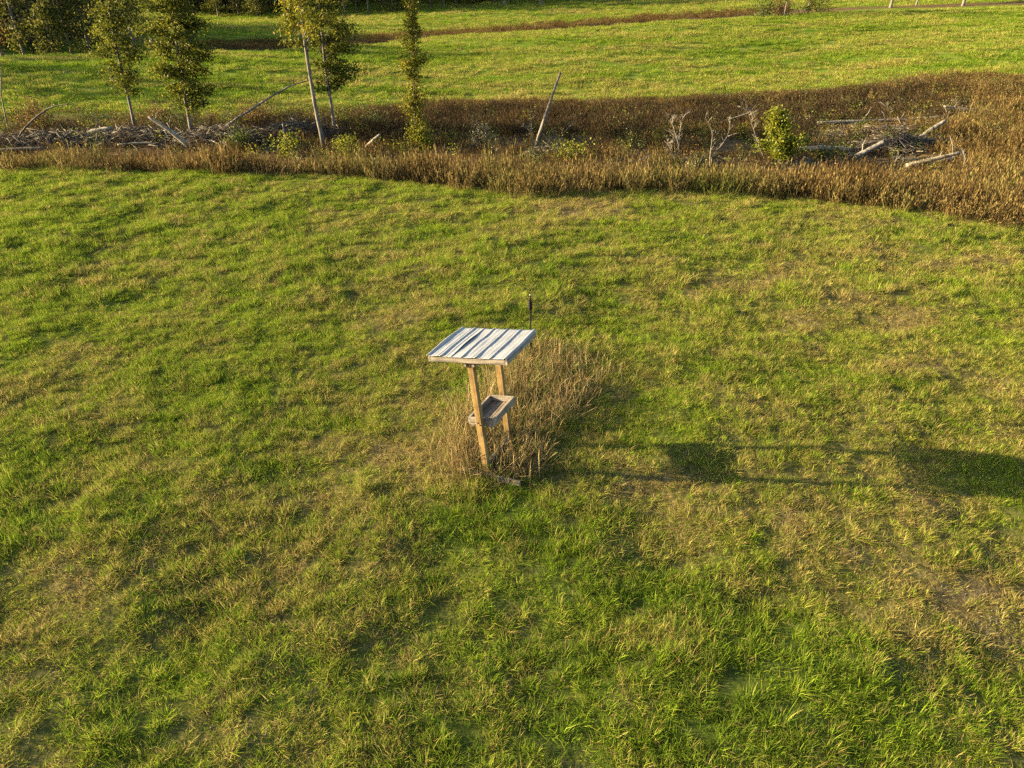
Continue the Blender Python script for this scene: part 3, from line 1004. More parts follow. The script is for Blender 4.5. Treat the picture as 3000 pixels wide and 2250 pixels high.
pa = np.array([tuple(v) for v in poly]); lo, hi = pa.min(0) - .3, pa.max(0) + .3
n = 26000
x = rg.uniform(lo[0], hi[0], n); yv = rg.uniform(lo[1], hi[1], n)
k = inside(x + rg.normal(0, .12, n), yv + rg.normal(0, .12, n)) & (rg.random(n) < .25 + .75 * sstep(.35, .6, fbm(x / .45, yv / .45, 305)))
k &= ~((np.abs(x - (-.4)) < .0))
x, yv = x[k], yv[k]; n = len(x)
dist = np.sqrt((x + .1) ** 2 + (yv - 9.6) ** 2)
L = rg.uniform(.16, .64, n) * np.interp(dist, [0, 1.2, 2.6], [.85, 1.0, .75])
L *= np.interp(np.hypot(x + .1, yv - 9.0), [0, .45, .8], [.5, .6, 1.0])
az = rg.uniform(0, 6.283, n); le = np.abs(rg.normal(0, .42, n))
fl = rg.random(n) < .2
le[fl] = rg.uniform(1.2, 3, fl.sum()); L[fl] *= rg.uniform(.5, .9, fl.sum())
dxy = np.stack([np.cos(az), np.sin(az)], 1)
nrm = np.sqrt(1 + le ** 2)
ex = 3400                                     # bent, trodden straw close round the posts and sills
ea, er = rg.uniform(0, 6.283, ex), .72 * rg.random(ex) ** .6
x = np.concatenate([x, -.22 + er * np.cos(ea) * 1.05]); yv = np.concatenate([yv, 8.95 + er * np.sin(ea) * .9])
L = np.concatenate([L, rg.uniform(.14, .42, ex)]); az = np.concatenate([az, rg.uniform(0, 6.283, ex)])
le = np.concatenate([le, np.abs(rg.normal(.9, .8, ex))]); fl = np.concatenate([fl, rg.random(ex) < .25]); n = len(x)
dxy = np.stack([np.cos(az), np.sin(az)], 1); nrm = np.sqrt(1 + le ** 2)
V = np.zeros((n, 7, 3)); w = rg.uniform(.003, .0058, n); wa = rg.uniform(0, 6.283, n); wd = np.stack([np.cos(wa), np.sin(wa)], 1)
z0 = ground(x, yv) - .02
for j, (t, sd, wf) in enumerate(((0, -1, 1), (0, 1, 1), (.5, 1, .9), (.5, -1, .9), (.85, 1, 1.5), (.85, -1, 1.5), (1, 0, 0))):
    hor = (L * le / nrm * (t + .5 * t * t * (1 - fl)))[:, None] * dxy
    V[:, j, :2] = np.stack([x, yv], 1) + hor + wd * (w * .5 * sd * wf)[:, None]
    V[:, j, 2] = z0 + L / nrm * t + fl * .07
i = np.arange(n)[:, None] * 7
me = mesh_np('dry_grass_thicket', V.reshape(-1, 3), [(i + np.array([[0, 1, 2, 3]])).astype(np.int32), (i + np.array([[3, 2, 4, 5]])).astype(np.int32), (i + np.array([[5, 4, 6]])).astype(np.int32)],
             {'rnd': np.repeat(rg.random(n), 7)})
o = link('dry_grass_thicket', me, M['tall_dry'])
tag(o, 'thicket of tall dry brown grass round the feeder posts', 'tall grass', kind='stuff')

# ------------------------------------------------------------------ gravel at the meadow's worn spots
rg = np.random.default_rng(311)
V = []; Q = []; T = []; rn = []
tb = []
ico = bmesh.new(); bmesh.ops.create_icosphere(ico, subdivisions=1, radius=1.0)
iv = np.array([tuple(v.co) for v in ico.verts]); it = np.array([[v.index for v in f.verts] for f in ico.faces]); ico.free()
cnt = 0; VV = []; FF = []
for pxg, pyg, rr_, ng_ in ((2945, 1830, .5, 130), (2990, 1240, .5, 70), (2890, 1840, .35, 40), (1830, 2050, .2, 40), (700, 2190, .2, 25)):
    c_ = at(pxg, pyg, H / S(pyg))
    for _ in range(ng_):
        xx = c_.x + rg.normal(0, rr_); yy = c_.y + rg.normal(0, rr_ * .6); sz = rg.uniform(.005, .013) * (1.6 if rg.random() < .1 else 1)
        q = iv * (sz * rg.uniform(.6, 1.2, 3)) * (1 + rg.normal(0, .12, (len(iv), 1)))
        VV.append(q + np.array([xx, yy, float(ground(xx, yy)) + sz * .3])); FF.append(it + cnt); cnt += len(iv)
o = link('gravel', mesh_np('gravel', np.concatenate(VV), [np.concatenate(FF).astype(np.int32)]), M['stone'])
tag(o, 'pale gravel showing through the worn grass', 'gravel', kind='stuff')


# ------------------------------------------------------------------ trees
def curve_pts(pts, n):
    pts = [Vector(p) for p in pts]
    out = []
    m = len(pts) - 1
    for i in range(n + 1):
        t = i / n * m; k = min(int(t), m - 1); f = t - k
        p0 = pts[max(k - 1, 0)]; p1 = pts[k]; p2 = pts[k + 1]; p3 = pts[min(k + 2, m)]
        out.append(.5 * ((2 * p1) + (p2 - p0) * f + (2 * p0 - 5 * p1 + 4 * p2 - p3) * f * f + (3 * p1 - p0 - 3 * p2 + p3) * f ** 3))
    return out


def tree(name, label, base, tops, r0, r1, z0, z1, prof, nlimb, clump, nleaf, leaf, leafmat, barkmat, seed, group=None, cat='tree', rise=(.15, .6), side=None, limb_r=.3, start=.3, spread=(.25, .25, .15), aspect=.62, sides=8, make=True):
    """trunk through tops (points from the base), limbs between z0 and z1, leaf clumps along the limbs"""
    rd = random.Random(seed); rgl = np.random.default_rng(seed)
    root = empty(name, base)
    tag(root, label, cat, group)
    pts = curve_pts([(0, 0, -.3)] + list(tops), 14)
    n = len(pts)
    tb = Tubes()
    rad = [r0 * (1 - i / (n - 1)) ** .8 + r1 * (i / (n - 1)) for i in range(n)]
    rad[0] *= 1.35; rad[1] *= 1.1
    random.seed(seed)
    tb.add(pts, rad, sides, .5, knobble=.14)
    link('trunk', tb.mesh('trunk'), barkmat, root)
    ztop = pts[-1].z

    def on_trunk(z):
        for a_, b_ in zip(pts, pts[1:]):
            if a_.z <= z <= b_.z: return a_.lerp(b_, (z - a_.z) / max(b_.z - a_.z, 1e-6))
        return pts[-1]
    lb = Tubes(); LP = []; LT = []
    az = rd.uniform(0, 6.28)
    for k in range(nlimb):
        f = (k + rd.uniform(.1, .9)) / nlimb
        z = z0 + (min(z1, ztop - .1) - z0) * f
        az += 2.4 + rd.uniform(-.5, .5)
        if side is not None and rd.random() < side[1]: az = side[0] + rd.uniform(-.9, .9)
        ln = prof(f) * rd.uniform(.4, 1.2)
        p0 = on_trunk(z); el = rd.uniform(*rise)
        d = Vector((math.cos(az), math.sin(az), math.tan(el))).normalized()
        q = [p0, p0 + d * ln * .5 + Vector((0, 0, .04 * ln)), p0 + d * ln + Vector((rd.uniform(-.1, .1), rd.uniform(-.1, .1), -.10 * ln)) * ln]
        q = curve_pts(q, 4)
        lr = max(.010, r0 * limb_r * (1 - .6 * f))
        if nlimb < 12:
            one = Tubes(); one.add(q, [lr, lr * .8, lr * .6, lr * .4, lr * .15], 4, .4)
            link('branch', one.mesh('branch'), barkmat, root)
        else:
            lb.add(q, [lr, lr * .8, lr * .6, lr * .4, lr * .15], 4, .4)
        nc = max(2, int(clump * ln + .5))
        for c in range(nc):
            t = start + (1 - start) * (c + rd.random()) / nc
            cpt = q[min(int(t * 4), 3)].lerp(q[min(int(t * 4) + 1, 4)], t * 4 - int(t * 4))
            off = rgl.normal(size=(nleaf, 3)) * np.array(spread) * (.6 + .5 * t)
            LP.append(np.array(tuple(cpt)) + off); LT.append(np.full(nleaf, rd.uniform(.15, .85)))
    if lb.n: link('branches', lb.mesh('branches'), barkmat, root)
    LP = np.concatenate(LP); LT = np.concatenate(LT)
    link('crown', leaf_mesh('crown', LP, leaf, rgl, tint=LT, aspect=aspect), leafmat, root)
    return root


def rel(base, *pts):
    return [tuple(at(a_, b_, base.y + (c_[0] if c_ else 0)) - base) for a_, b_, *c_ in pts]


b = hit(397, 392)
tree('oak_sapling', 'slim leaning oak with a bare lower trunk beside the left brush heap', b, rel(b, (388, 340), (372, 270), (352, 185), (330, 90), (318, 0), (305, -110), (300, -200)), .085, .02, 2.0, 8.3,
     lambda f: (.75 + 1.0 * math.sin(min(1, f * 1.25 + .12) * math.pi)) * .92, 44, 4.4, 42, .13, M['oak'], M['bark'], 11)
b = hit(566, 415)
tree('oak_tree', 'fullest dark leafy oak in the gully with leaves low on its trunk', b, rel(b, (560, 380), (548, 315), (535, 255), (520, 150), (510, 50), (500, -60), (492, -220)), .11, .02, 1.5, 8.8,
     lambda f: .75 + 1.15 * math.sin(min(1, f * 1.2 + .1) * math.pi), 54, 4.8, 50, .135, M['oak'], M['bark'], 12)
b = hit(950, 436)
tree('tall_tree', 'tallest tree with a thick bare pale trunk, forking at its leafy left side', b, rel(b, (940, 390), (925, 320), (908, 220), (893, 120), (884, 50), (876, -50), (868, -160), (862, -300)), .11, .03, 4.6, 10.5,
     lambda f: 2.0 - .9 * f, 30, 4.2, 38, .13, M['poplar'], M['pale_bark'], 13, side=(math.pi * .97, .62), rise=(.25, .9), start=.45)
b = hit(985, 404)
tree('oak_tree', 'dark leafy tree just behind the thick bare pale trunk', b, rel(b, (978, 360), (968, 290), (955, 210), (946, 130), (938, 40), (930, -60), (925, -200)), .095, .02, 2.2, 8.8,
     lambda f: 1.35 + .35 * math.sin(f * 6), 48, 4.4, 42, .13, M['oak'], M['bark'], 14, side=(.1, .45))
b = hit(1219, 443)
tree('sweetgum_sapling', 'narrow columnar yellow green sapling standing alone in the gully', b, rel(b, (1218, 380), (1214, 290), (1212, 200), (1211, 120), (1207, 50), (1203, -30), (1200, -110)), .05, .012, .15, 7.6,
     lambda f: (1.12 - .6 * f) * (.68 + .5 * math.sin(f * 29 + 1)), 78, 6.5, 22, .115, M['poplar'], M['dead'], 15, rise=(.4, .9), spread=(.15, .15, .17), start=.15)
b = hit(2285, 492)
tree('small_tree', 'bushy bright yellow green small tree beside the pale fallen logs', b, rel(b, (2283, 440), (2278, 390), (2272, 340), (2275, 322)), .05, .012, .25, 2.75,
     lambda f: (1.5 - 1.2 * f) * (.75 + .25 * math.sin(f * 11)), 64, 7, 26, .115, M['yellow'], M['bark'], 16, rise=(.35, .95), spread=(.16, .16, .16), start=.2)
b = hit(24, 385)
tree('thin_sapling', 'thin nearly bare sapling at the far left edge of the gully', b, rel(b, (18, 350), (8, 300), (2, 260), (4, 215), (-10, 150)), .045, .012, 2.3, 4.5,
     lambda f: .5, 9, 3, 5, .10, M['russet'], M['bark'], 17)


# ------------------------------------------------------------------ shrubs
def shrub(name, label, px, py, w, h, mat, seed, n=420, leaf=.08, stems=7, cat='shrub', group=None, Y=None, barkmat='twig', squash=1.0):
    b = hit(px, py) if Y is None else foot(px, Y)
    rgl = np.random.default_rng(seed); rd = random.Random(seed); random.seed(seed)
    root = empty(name, b); tag(root, label, cat, group)
    tb = Tubes(); LP = []
    for k in range(stems):
        a_ = rd.uniform(0, 6.28); r_ = w * .5 * rd.uniform(.2, 1.0); hh = h * rd.uniform(.6, 1.0) * (1 - .35 * r_ / w)
        p2 = Vector((r_ * math.cos(a_), r_ * math.sin(a_) * squash, hh))
        q = curve_pts([(0.05 * math.cos(a_), .05 * math.sin(a_), -.08), (p2.x * .35, p2.y * .35, hh * .5), tuple(p2)], 4)
        tb.add(q, [.018, .014, .011, .008, .003], 3, rd.random())
        m = n // stems
        t = rgl.uniform(.25, 1.0, m)
        base = np.array([tuple(q[min(int(v * 4), 4)]) for v in t])
        LP.append(base + rgl.normal(size=(m, 3)) * np.array([.16, .16 * squash, .13]) * w)
    LP = np.concatenate(LP); LP[:, 2] = np.abs(LP[:, 2])
    link('stems', tb.mesh('stems'), M[barkmat], root)
    link('leaves', leaf_mesh('leaves', LP, leaf, rgl), M[mat], root)
    return root


SHRUBS = [
    ('leafy_shrub', 'yellow green shrub at the foot of the columnar sapling', 1245, 446, 1.2, 1.2, 'yellow', 401, 700, .12),
    ('leafy_shrub', 'bright yellow green shrub between the pale trunk and the columnar sapling', 1025, 476, 1.3, 1.6, 'yellow', 402, 800, .12),
    ('seedy_shrub', 'pale shrub with whitish seed heads left of the leaning dead pole', 1405, 446, 1.5, 1.9, 'seed', 403, 900, .09),
    ('seedy_shrub', 'small pale weed clump at the foot of the leaning dead pole', 1552, 475, .7, .75, 'seed', 404, 260, .075),
    ('trailing_shrub', 'low green trailing shrub just right of the leaning dead pole', 1665, 476, 2.5, .7, 'yellow', 405, 900, .11),
    ('leafy_shrub', 'green and yellow shrub left of the thick pale trunk', 850, 456, 1.7, 1.2, 'yellow', 406, 800, .12),
    ('leafy_shrub', 'dark green shrub in front of the arched fallen trunk', 700, 440, 1.9, 1.1, 'green', 407, 800, .13),
    ('leafy_shrub', 'dark leafy shrub below the pale logs beside the small tree', 2405, 486, 1.4, 1.0, 'green', 408, 700, .11),
    ('white_flower_shrub', 'shrub topped with white seed fluff by the grey brush heap', 2500, 490, .9, .9, 'seed', 409, 360, .07),
    ('white_flower_shrub', 'low whitish seedy weed clump before the long pale log', 2655, 498, 1.0, .6, 'seed', 410, 360, .07),
    ('young_sapling', 'small orange yellow sapling alone in the mid gully', 1843, 440, .45, 1.2, 'poplar', 411, 150, .09),
    ('young_sapling', 'tiny bright green sprout between the bare saplings', 2130, 488, .4, .6, 'yellow', 412, 130, .07),
    ('russet_shrub', 'wide russet shrub under the arching bare stem, left edge', 120, 385, 3.4, 2.0, 'russet', 413, 1650, .12),
    ('russet_shrub', 'reddish brown bush on the bank between the two slim oaks', 470, 372, 2.6, 1.2, 'russet', 414, 1050, .12),
    ('russet_shrub', 'dark russet bush behind the arched fallen trunk', 770, 372, 2.8, 1.6, 'russet', 415, 1200, .12),
    ('olive_shrub', 'olive green bush on the bank left of the slim leaning oak', 270, 372, 2.4, 1.5, 'green', 416, 700, .085),
    ('leafy_shrub', 'yellow green bush in the bottom left corner of the gully', 12, 405, 1.0, .9, 'yellow', 417, 330, .09),
    ('leafy_shrub', 'dark green bush in the shade left of the small tree', 2178, 408, .9, 1.0, 'green', 418, 330, .085),
    ('leafy_shrub', 'green sprig at the lip of the near reeds, mid gully', 1365, 540, .5, .75, 'yellow', 419, 110, .09),
    ('leafy_shrub', 'dark bush behind the dark leafy tree on the far bank', 1085, 385, 2.2, 1.3, 'green', 420, 600, .09),
    ('red_sprouts', 'cluster of thin red leaved sprouts by the broken pale stump', 1100, 455, .9, .8, 'russet', 421, 300, .12),
    ('leafy_shrub', 'small yellow shrub against the dark far bank, left of the columnar sapling', 1072, 352, .5, .6, 'yellow', 422, 150, .09),
    ('leafy_shrub', 'small green bush below the long grey log on the right', 2508, 392, .6, .8, 'yellow', 423, 160, .08),
    ('leafy_shrub', 'green weed clump at the reed edge right of the crossed pale logs', 2870, 500, .9, .6, 'green', 424, 220, .08),
    ('seedy_shrub', 'pale seedy weeds on the upper right bank', 2790, 320, 1.2, .9, 'seed', 425, 320, .08),
]
for sname, slab, a_, b_, w_, h_, mt, sd, nn, lf in SHRUBS:
    shrub(sname, slab, a_, b_, w_, h_, mt, sd, nn, lf)


# ------------------------------------------------------------------ dead trunks, logs and bare saplings
def log(name, label, pts, radii, mat, seed, twigs=0, sides=9, cat='log', group=None, up=True):
    random.seed(seed)
    P = [Vector(p) for p in pts]
    base = P[0].copy()
    root = empty(name, base); tag(root, label, cat, group)
    q = curve_pts([p - base for p in P], 10)
    rad = np.interp(np.linspace(0, 1, 11), np.linspace(0, 1, len(radii)), radii)
    tb = Tubes(); tb.add(q, list(rad), sides, .5, knobble=.28)
    link('trunk', tb.mesh('trunk'), M[mat], root)
    if twigs:
        for k in range(twigs):
            tw = Tubes()
            i = random.randint(3, 10)
            d = Vector((random.uniform(-.6, .6), random.uniform(-.5, .5), random.uniform(.3, 1) if up else random.uniform(-.3, .8))).normalized()
            ln = random.uniform(.3, 1.0); r_ = max(.008, rad[i] * .3)
            mid = q[i] + d * ln * .5 + Vector((random.uniform(-.08, .08), 0, random.uniform(0, .08)))
            tw.add([q[i], mid, q[i] + d * ln + Vector((random.uniform(-.2, .2), 0, 0))], [r_, r_ * .7, .004], 4)
            link('branch', tw.mesh('branch'), M[mat], root)
    return root


def on(px, py, dz=0.0):
    v = hit(px, py); return v + Vector((0, 0, dz))


def lying(*pp):
    """log lying at the depth where its first point meets the ground"""
    g = hit(pp[0][0], pp[0][1] + 15)
    out = [at(a_, b_, g.y + (c_[0] if c_ else 0)) for a_, b_, *c_ in pp]
    for v in out:
        v.z = max(v.z, gz(v) + .10)
    return out


g = hit(1560, 455)
log('leaning_dead_pole', 'tall bare dead trunk leaning right out of the gully', [g - Vector((0, 0, .2)), at(1575, 410, g.y), at(1608, 310, g.y), at(1630, 245, g.y), at(1643, 212, g.y)], [.09, .08, .07, .06, .05], 'pale_bark', 501, cat='dead tree')
g = hit(640, 398)
log('arched_fallen_trunk', 'long grey fallen trunk arching up toward the thick pale trunk', [g - Vector((0, 0, .1)), at(665, 368, g.y), at(740, 318, g.y), at(800, 280, g.y), at(850, 252, g.y), at(905, 236, g.y)], [.075, .07, .06, .05, .038, .02], 'grey_dead', 502, 9, cat='dead tree')
log('diagonal_log', 'pale straight log slanting down beside the fullest dark oak', lying((556, 432), (500, 385), (435, 342)), [.11, .10, .06], 'bleached', 503, 3)
log('curved_log', 'thick grey curved log lying across the left brush heap', lying((140, 408), (240, 400), (272, 385), (328, 375)), [.14, .13, .12, .10], 'dead', 504, 3)
log('short_log', 'short pale broken log propped at the end of the curved grey log', lying((352, 396), (335, 384), (318, 376)), [.07, .07, .05], 'dead', 505)
log('broken_stump', 'short upright broken stump left of the thick pale trunk', lying((833, 408), (832, 385), (829, 362)), [.06, .055, .05], 'grey_dead', 506, cat='stump')
log('broken_log', 'pale broken log slanting up right of the bright yellow green shrub', lying((1072, 432), (1092, 413), (1113, 394)), [.085, .08, .06], 'dead', 507)
log('pale_log', 'thick bright pale log lying right of the small tree', lying((2338, 437), (2420, 434), (2530, 441)), [.125, .13, .11], 'bleached', 508, 2)
log('thin_pale_log', 'thin pale log crossing above the thick pale one by the small tree', lying((2346, 418), (2375, 423), (2412, 430)), [.07, .075, .06], 'bleached', 509)
log('long_grey_log', 'very long straight grey log lying far back on the right', lying((2395, 360), (2500, 356), (2620, 352), (2780, 342)), [.09, .10, .10, .09], 'dead', 510, 5)
log('dark_log', 'dark log slanting up to the right above the grey brush heap', lying((2688, 408), (2725, 382), (2770, 353)), [.11, .11, .09], 'grey_dead', 511)
log('dark_log', 'dark log slanting into the left side of the grey brush heap', lying((2505, 460), (2545, 440), (2590, 416)), [.13, .12, .10], 'grey_dead', 512, 2)
log('crossed_pale_log', 'long pale log sloping up to the right in front of the brush heap', lying((2655, 486), (2735, 467), (2820, 445)), [.10, .105, .055], 'bleached', 513, 2)
log('split_log', 'short thick split pale log under the sloping pale one', lying((2738, 472), (2770, 470), (2800, 460)), [.07, .13, .06], 'bleached', 514)
log('grey_log', 'grey log end poking left from the sloping pale log', lying((2618, 462), (2655, 467), (2692, 471)), [.07, .075, .07], 'grey_dead', 515)
log('thin_pale_log', 'thin bright pole lying on the upper right slash', lying((2868, 331), (2820, 320), (2765, 311)), [.07, .06, .04], 'bleached', 516, 1)
log('bent_branch', 'bent bleached branch lying on the reeds at right', lying((2552, 535), (2580, 533), (2598, 548)), [.022, .025, .018], 'dead', 517, cat='branch')
log('arching_stem', 'bare stem arching to the right over the wide russet shrub', lying((56, 420), (58, 395), (95, 352), (150, 314), (215, 305)), [.05, .05, .045, .035, .012], 'wet_bark', 518, 6, cat='dead tree')
log('fallen_branch', 'pale fallen branch in the reeds below the pale forked saplings', lying((1842, 474), (1880, 468), (1908, 452)), [.03, .025, .012], 'dead', 519, 3, cat='branch')
log('fallen_branch', 'long bowed grey branch on the dark far bank', lying((2090, 362), (2160, 342), (2200, 325), (2160, 312)), [.02, .03, .03, .012], 'grey_dead', 520, 4, cat='branch')
log('thin_pale_log', 'pale pole lying low in the left brush heap', lying((345, 424), (400, 419), (450, 418)), [.04, .045, .035], 'dead', 521)
log('dark_log', 'dark log half buried at the left edge behind the reeds', lying((-20, 442), (40, 438), (130, 434)), [.09, .10, .08], 'wet_bark', 522)


def bare(name, label, px, py, tips, r0, mat, seed, twigs=12, cat='bare sapling', group=None):
    random.seed(seed)
    b = hit(px, py)
    root = empty(name, b); tag(root, label, cat, group)
    tb = Tubes(); tw = Tubes()
    for chain in tips:
        pts = [(0, 0, -.1)] + rel(b, *chain)
        q = curve_pts(pts, 8); n = len(q)
        tb.add(q, [r0 * (1 - .82 * i / (n - 1)) for i in range(n)], 5, random.random(), knobble=.2)
        for k in range(twigs):
            i = random.randint(3, n - 1)
            d = Vector((random.uniform(-1, 1), random.uniform(-1, 1), random.uniform(.2, 1.2))).normalized(); ln = random.uniform(.15, .55)
            m = q[i] + d * ln * .5 + Vector((0, 0, .03))
            e_ = q[i] + d * ln + Vector((random.uniform(-.1, .1), 0, random.uniform(-.05, .12)))
            tw = Tubes()
            tw.add([q[i], m, e_], [.009, .007, .003], 3)
            for _ in range(2):
                tw.add([m, m + (d + Vector((random.uniform(-.8, .8), random.uniform(-.8, .8), .3))) * ln * .4], [.006, .003], 3)
            link('twig', tw.mesh('twig'), M[mat], root)
    link('stem', tb.mesh('stem'), M[mat], root)
    return root


bare('bare_sapling', 'pale twiggy forked sapling, leftmost of the three bare ones before the dark bank', 1985, 478, [[(1988, 430), (1978, 390), (1965, 350)], [(1990, 420), (1992, 385), (2000, 345)], [(1965, 440), (1955, 415)]], .026, 'dead', 531, 16)
bare('bare_sapling', 'tall pale bare sapling with one long limb reaching right', 2078, 508, [[(2081, 450), (2087, 390), (2067, 346)], [(2082, 460), (2110, 430), (2130, 400), (2140, 366)]], .028, 'dead', 532, 7)
bare('bare_sapling', 'slanting bare sapling directly left of the small green tree', 2250, 490, [[(2225, 430), (2205, 370), (2190, 325)]], .026, 'dead', 533, 18)
bare('bare_sapling', 'thin y-shaped bare sapling left of the leaning dead pole', 1561, 452, [[(1560, 400), (1556, 360), (1552, 328)], [(1560, 395), (1535, 372), (1528, 371)]], .022, 'grey_dead', 534, 6)
bare('bare_sapling', 'thin bare greenish stem slanting right of the leaning dead pole', 1636, 450, [[(1645, 400), (1660, 380), (1682, 352)]], .024, 'dead', 535, 4)
bare('bare_sapling', 'fan of short bleached stems right of the leaning dead pole foot', 1640, 448, [[(1615, 420), (1590, 397)], [(1630, 425), (1615, 412)], [(1632, 420), (1620, 402)]], .024, 'dead', 536, 5)
bare('bare_sapling', 'bare crooked stem rising from the grey brush heap front', 2614, 500, [[(2622, 475), (2631, 452)]], .02, 'dead', 537, 4)
bare('bare_sapling', 'thin leafless sapling standing above the long grey log', 2602, 352, [[(2602, 330), (2600, 310)]], .018, 'grey_dead', 538, 10)
bare('bare_sapling', 'spindly leaning dead weed stem at the right reeds', 2848, 540, [[(2840, 500), (2825, 470), (2810, 435)]], .014, 'dead', 539, 5)


def brush(name, label, cx_, cy_, w, h, d, n, mat, seed, rmax=.03, flow=0.0):
    b = hit(cx_, cy_)
    rd = np.random.default_rng(seed); random.seed(seed)
    tb = Tubes()
    for k in range(n):
        u, v = rd.normal(0, .36), rd.normal(0, .36)
        x_ = u * w; y_ = v * d
        gz_ = float(ground(b.x + x_, b.y + y_)) - b.z
        z_ = gz_ + max(.02, h * math.exp(-(u * u + v * v) * 2.0) * rd.random() ** .7)
        L_ = rd.uniform(.35, 1.6); r_ = rmax * rd.random() ** 2 + .006
        a_ = rd.normal(flow, .9); el = rd.normal(.05, .35)
        dv = Vector((math.cos(a_) * math.cos(el), math.sin(a_) * math.cos(el) * .8, math.sin(el)))
        c0 = Vector((x_, y_, z_)); bow = Vector((rd.normal(0, .08), rd.normal(0, .08), rd.normal(.04, .08)))
        p = [c0 - dv * L_ * .5, c0 + bow, c0 + dv * L_ * .5]
        tb.add(p, [r_, r_ * .8, r_ * .35], 4 if r_ > .015 else 3, rd.random(), cap=r_ > .015)
    o = link(name, tb.mesh(name), M[mat], None); o.location = b
    tag(o, label, 'brush', kind='stuff')
    return o


brush('brush_heap', 'grey tangled brush at the far left behind the reeds', 130, 430, 5.6, .7, 2.0, 800, 'twig', 601)
brush('brush_heap', 'grey tangled brush round the foot of the slim leaning oak', 400, 420, 5.0, .7, 2.2, 900, 'twig', 602)
brush('brush_heap', 'grey brush heap between the fullest dark oak and the arched trunk', 650, 425, 4.8, .85, 2.2, 950, 'twig', 603)
brush('brush_heap', 'grey brush heap behind the thick pale trunk', 880, 412, 4.0, .9, 2.0, 700, 'twig', 604)
brush('brush_heap', 'big grey swept brush heap among the fallen logs on the right', 2640, 442, 4.2, .6, 1.6, 900, 'twig', 605, .03, .35)
brush('brush_heap', 'scattered bleached brush at the foot of the small tree', 2370, 498, 2.6, .28, 1.0, 380, 'twig', 606)
brush('brush_heap', 'thin pale slash lying along the upper right bank', 2890, 322, 4.2, .35, 1.6, 420, 'twig', 607, .03, .3)
brush('brush_heap', 'thin brush behind the big heap below the long grey log', 2560, 392, 4.5, .4, 2.0, 480, 'twig', 608, .025, .25)
brush('brush_heap', 'small tangle of brush at the foot of the leaning dead pole', 1610, 462, 1.8, .35, .8, 160, 'twig', 609, .02)
brush('brush_heap', 'low dead twigs under the bare pale saplings', 2020, 488, 2.6, .3, 1.0, 170, 'twig', 610, .018)

# ------------------------------------------------------------------ woodland beyond the fields
def far_tree_meshes(seed, h, w, leaf, n, lo=.12):
    rgl = np.random.default_rng(seed); rd = random.Random(seed); random.seed(seed)
    tb = Tubes(); top = (rd.uniform(-.4, .4), rd.uniform(-.4, .4), h)
    q = curve_pts([(0, 0, -.4), (top[0] * .3, top[1] * .3, h * .45), top], 6)
    tb.add(q, [.16, .15, .13, .11, .08, .05, .02], 6, .5, knobble=.1)
    LP = []; LT = []
    nl = 34
    for k in range(nl):
        f = (k + rd.random()) / nl; z = h * (lo + (1 - lo) * f)
        ln = w * (.35 + .75 * math.sin(min(1, f * .95 + .12) * math.pi)) * rd.uniform(.6, 1.1); a_ = rd.uniform(0, 6.28)
        p0 = Vector((top[0] * z / h, top[1] * z / h, z)); p1 = p0 + Vector((math.cos(a_), math.sin(a_), rd.uniform(.1, .6))) * ln
        tb.add([p0, p1], [.035, .008], 3, .4)
        for c in range(3):
            t = .35 + .65 * (c + rd.random()) / 3; cp = p0.lerp(p1, t); m = n // (nl * 3)
            LP.append(np.array(tuple(cp)) + rgl.normal(size=(m, 3)) * np.array([.5, .5, .34]) * (w / 2.2)); LT.append(np.full(m, rd.uniform(.1, .9)))
    LP = np.concatenate(LP); LT = np.concatenate(LT); LP[:, 2] = np.maximum(LP[:, 2], .1)
    return tb.mesh('trunk'), leaf_mesh('crown', LP, leaf, rgl, tint=LT)


EDGE_P = [far_tree_meshes(701 + k, h_, w_, .30, 2000, lo_) for k, (h_, w_, lo_) in enumerate(((9, 1.9, .1), (12, 2.4, .12), (7, 2.2, .05), (14, 2.2, .2), (5, 2.0, .02)))]


def edge_tree(label, px, py, var, s, seed, Y=None, group=None, name='woodland_tree', mat='edge'):
    b = hit(px, py) if Y is None else foot(px, Y)
    rd = random.Random(seed)
    root = empty(name, b); root.rotation_euler = (0, 0, rd.uniform(0, 6.28)); root.scale = (s, s, s * rd.uniform(.95, 1.1))
    tag(root, label, 'tree', group)
    link('trunk', EDGE_P[var][0], M['bark'], root)
    me = EDGE_P[var][1]
    if me.materials and me.materials[0].name != M[mat].name:
        key = me.name + mat
        if key not in _mc:
            _mc[key] = me.copy(); _mc[key].materials.clear(); _mc[key].materials.append(M[mat])
        me = _mc[key]
    link('crown', me, M[mat], root)
    return root


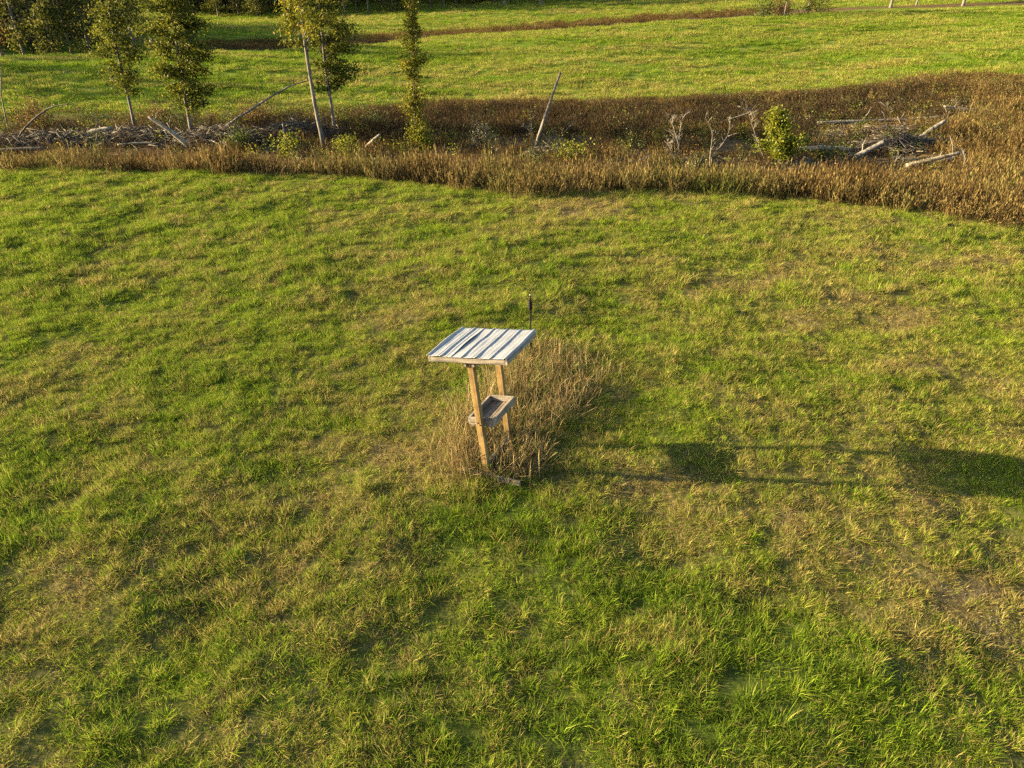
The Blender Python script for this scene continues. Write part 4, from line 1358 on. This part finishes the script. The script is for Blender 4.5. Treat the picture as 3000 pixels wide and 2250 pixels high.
_mc = {}
edge_tree('broad sunlit tree on the woodland edge at the far left', 75, 176, 0, .95, 1, Y=76)
edge_tree('slender tall sunlit tree on the woodland edge, second from the left', 215, 172, 3, .75, 2, Y=77)
edge_tree('low bushy sunlit tree between the two left woodland edge trees', 160, 174, 4, .9, 3, Y=75)
edge_tree('bushy sunlit woodland tree just left of the slim leaning oak', 270, 168, 2, .95, 4, Y=78)
edge_tree('round sunlit woodland tree seen between the two slim oaks', 400, 165, 2, 1.0, 5, Y=79)
edge_tree('dark woodland tree behind the fullest oak at the hollow', 560, 150, 2, .8, 6, Y=112)
edge_tree('reddish woodland tree at the far left corner', 10, 178, 0, 1.0, 7, Y=78, mat='russet')
far_lab = 'leafy tree in the row along the top of the far field'
for k, (pxa, Yt) in enumerate([(640, 170), (700, 172), (755, 168), (1010, 168), (1045, 176), (1080, 172), (1115, 178), (1150, 171), (1185, 175), (1225, 180), (1262, 174),
                               (1300, 178), (1335, 184), (1370, 180), (1410, 186), (1450, 190), (1500, 188), (1545, 192), (1600, 190), (1660, 194), (1720, 196), (900, 168), (960, 172), (850, 170)]):
    edge_tree(far_lab, pxa, 0, (0, 2, 4, 1, 0, 3)[k % 6], 1.0 + .25 * ((k * 7) % 5) / 5, 20 + k, Y=Yt, group='trees along the top of the far field')

# dark wood filling the hillside behind
wood_protos = []
for k in range(4):
    tm, cm = far_tree_meshes(721 + k, 13 + k, 2.6, .42, 1300, .06)
    nv = len(tm.vertices)
    bm = bmesh.new(); bm.from_mesh(cm); bm.from_mesh(tm)
    me = bpy.data.meshes.new('wood_tree'); bm.to_mesh(me); bm.free(); me.materials.append(M['wood'])
    wood_protos.append(me)
wood_c = proto_collection('wood_tree', wood_protos, M['wood'])
rg = np.random.default_rng(731)
pts = []
while len(pts) < 760:
    pxr = rg.uniform(-1700, 2000); Yr = rg.uniform(82, 250)
    lim = np.interp(pxr, [-1700, 0, 340, 400, 640, 1000, 1350, 2000], [92, 88, 92, 172, 176, 182, 188, 200])
    if Yr < lim or (Yr > lim + 60): continue
    v = foot(pxr, Yr); pts.append(tuple(v))
for pxr, Yr in zip(rg.uniform(-900, -560, 9), np.linspace(54, 73, 9)):
    pts.append(tuple(foot(pxr, Yr)))
pts = np.array(pts); s = rg.uniform(.8, 1.25, len(pts)); s[pts[:, 1] < 171] *= .66; s[-9:] *= .9
scatter('dark_wood', 'dark wood massed behind the fields, shade and haze put into its leaf colour', wood_c, 4, pts, np.stack([s, s, s], 1), {}, 'wood', .03, 732)

# big field trees whose feet show along the top of the picture
for k, (pxa, pya, r_, lab) in enumerate(((1477, 16, .30, 'thick trunked field tree, left of the two on the far crest'), (1585, 13, .36, 'thick trunked field tree, right of the two on the far crest'),
                                         (2607, 27, .24, 'pale trunked tree at the top right, leftmost of three'), (2683, 19, .17, 'thin pale trunked tree, middle of three at the top right'),
                                         (2820, 18, .26, 'pale trunked tree at the top right, rightmost of three'))):
    b = hit(pxa, pya)
    tree('field_tree', lab, b, [(.1, 0, 2), (.25, 0, 5), (.3, .1, 8), (.2, .1, 12)], r_, .06, 4.5, 11.8, lambda f: 1.6 + 1.6 * math.sin(f * math.pi), 30, 2.2, 16, .3, M['edge'], M['pale_bark'], 751 + k, spread=(.5, .5, .35))
for k, (a_, b_, w_, h_, mt, lab) in enumerate(((2235, 42, 3.4, 2.6, 'green', 'dark round bush on the crest at the top'), (2290, 38, 3.2, 3.2, 'russet', 'rusty brown bush in the clump on the crest'),
                                               (2350, 32, 3.2, 2.0, 'twig_', 'bare grey brush in the clump on the crest'), (2400, 30, 3.8, 2.3, 'edge', 'wide green bush at the right end of the crest clump'))):
    Yc = 92.5 + .8 * k
    shrub('crest_bush', lab, a_, b_, w_, h_, 'edge' if mt == 'edge' else ('russet' if mt != 'green' else 'green'), 771 + k, 900 if mt != 'twig_' else 120, .18, 14, 'bush', Y=Yc)
edge_tree('slender pale tree rising from the crest clump', 2297, 0, 3, .55, 91, Y=91.5)
edge_tree('leafy tree rising from the right of the crest clump', 2365, 0, 0, .6, 92, Y=93.5)
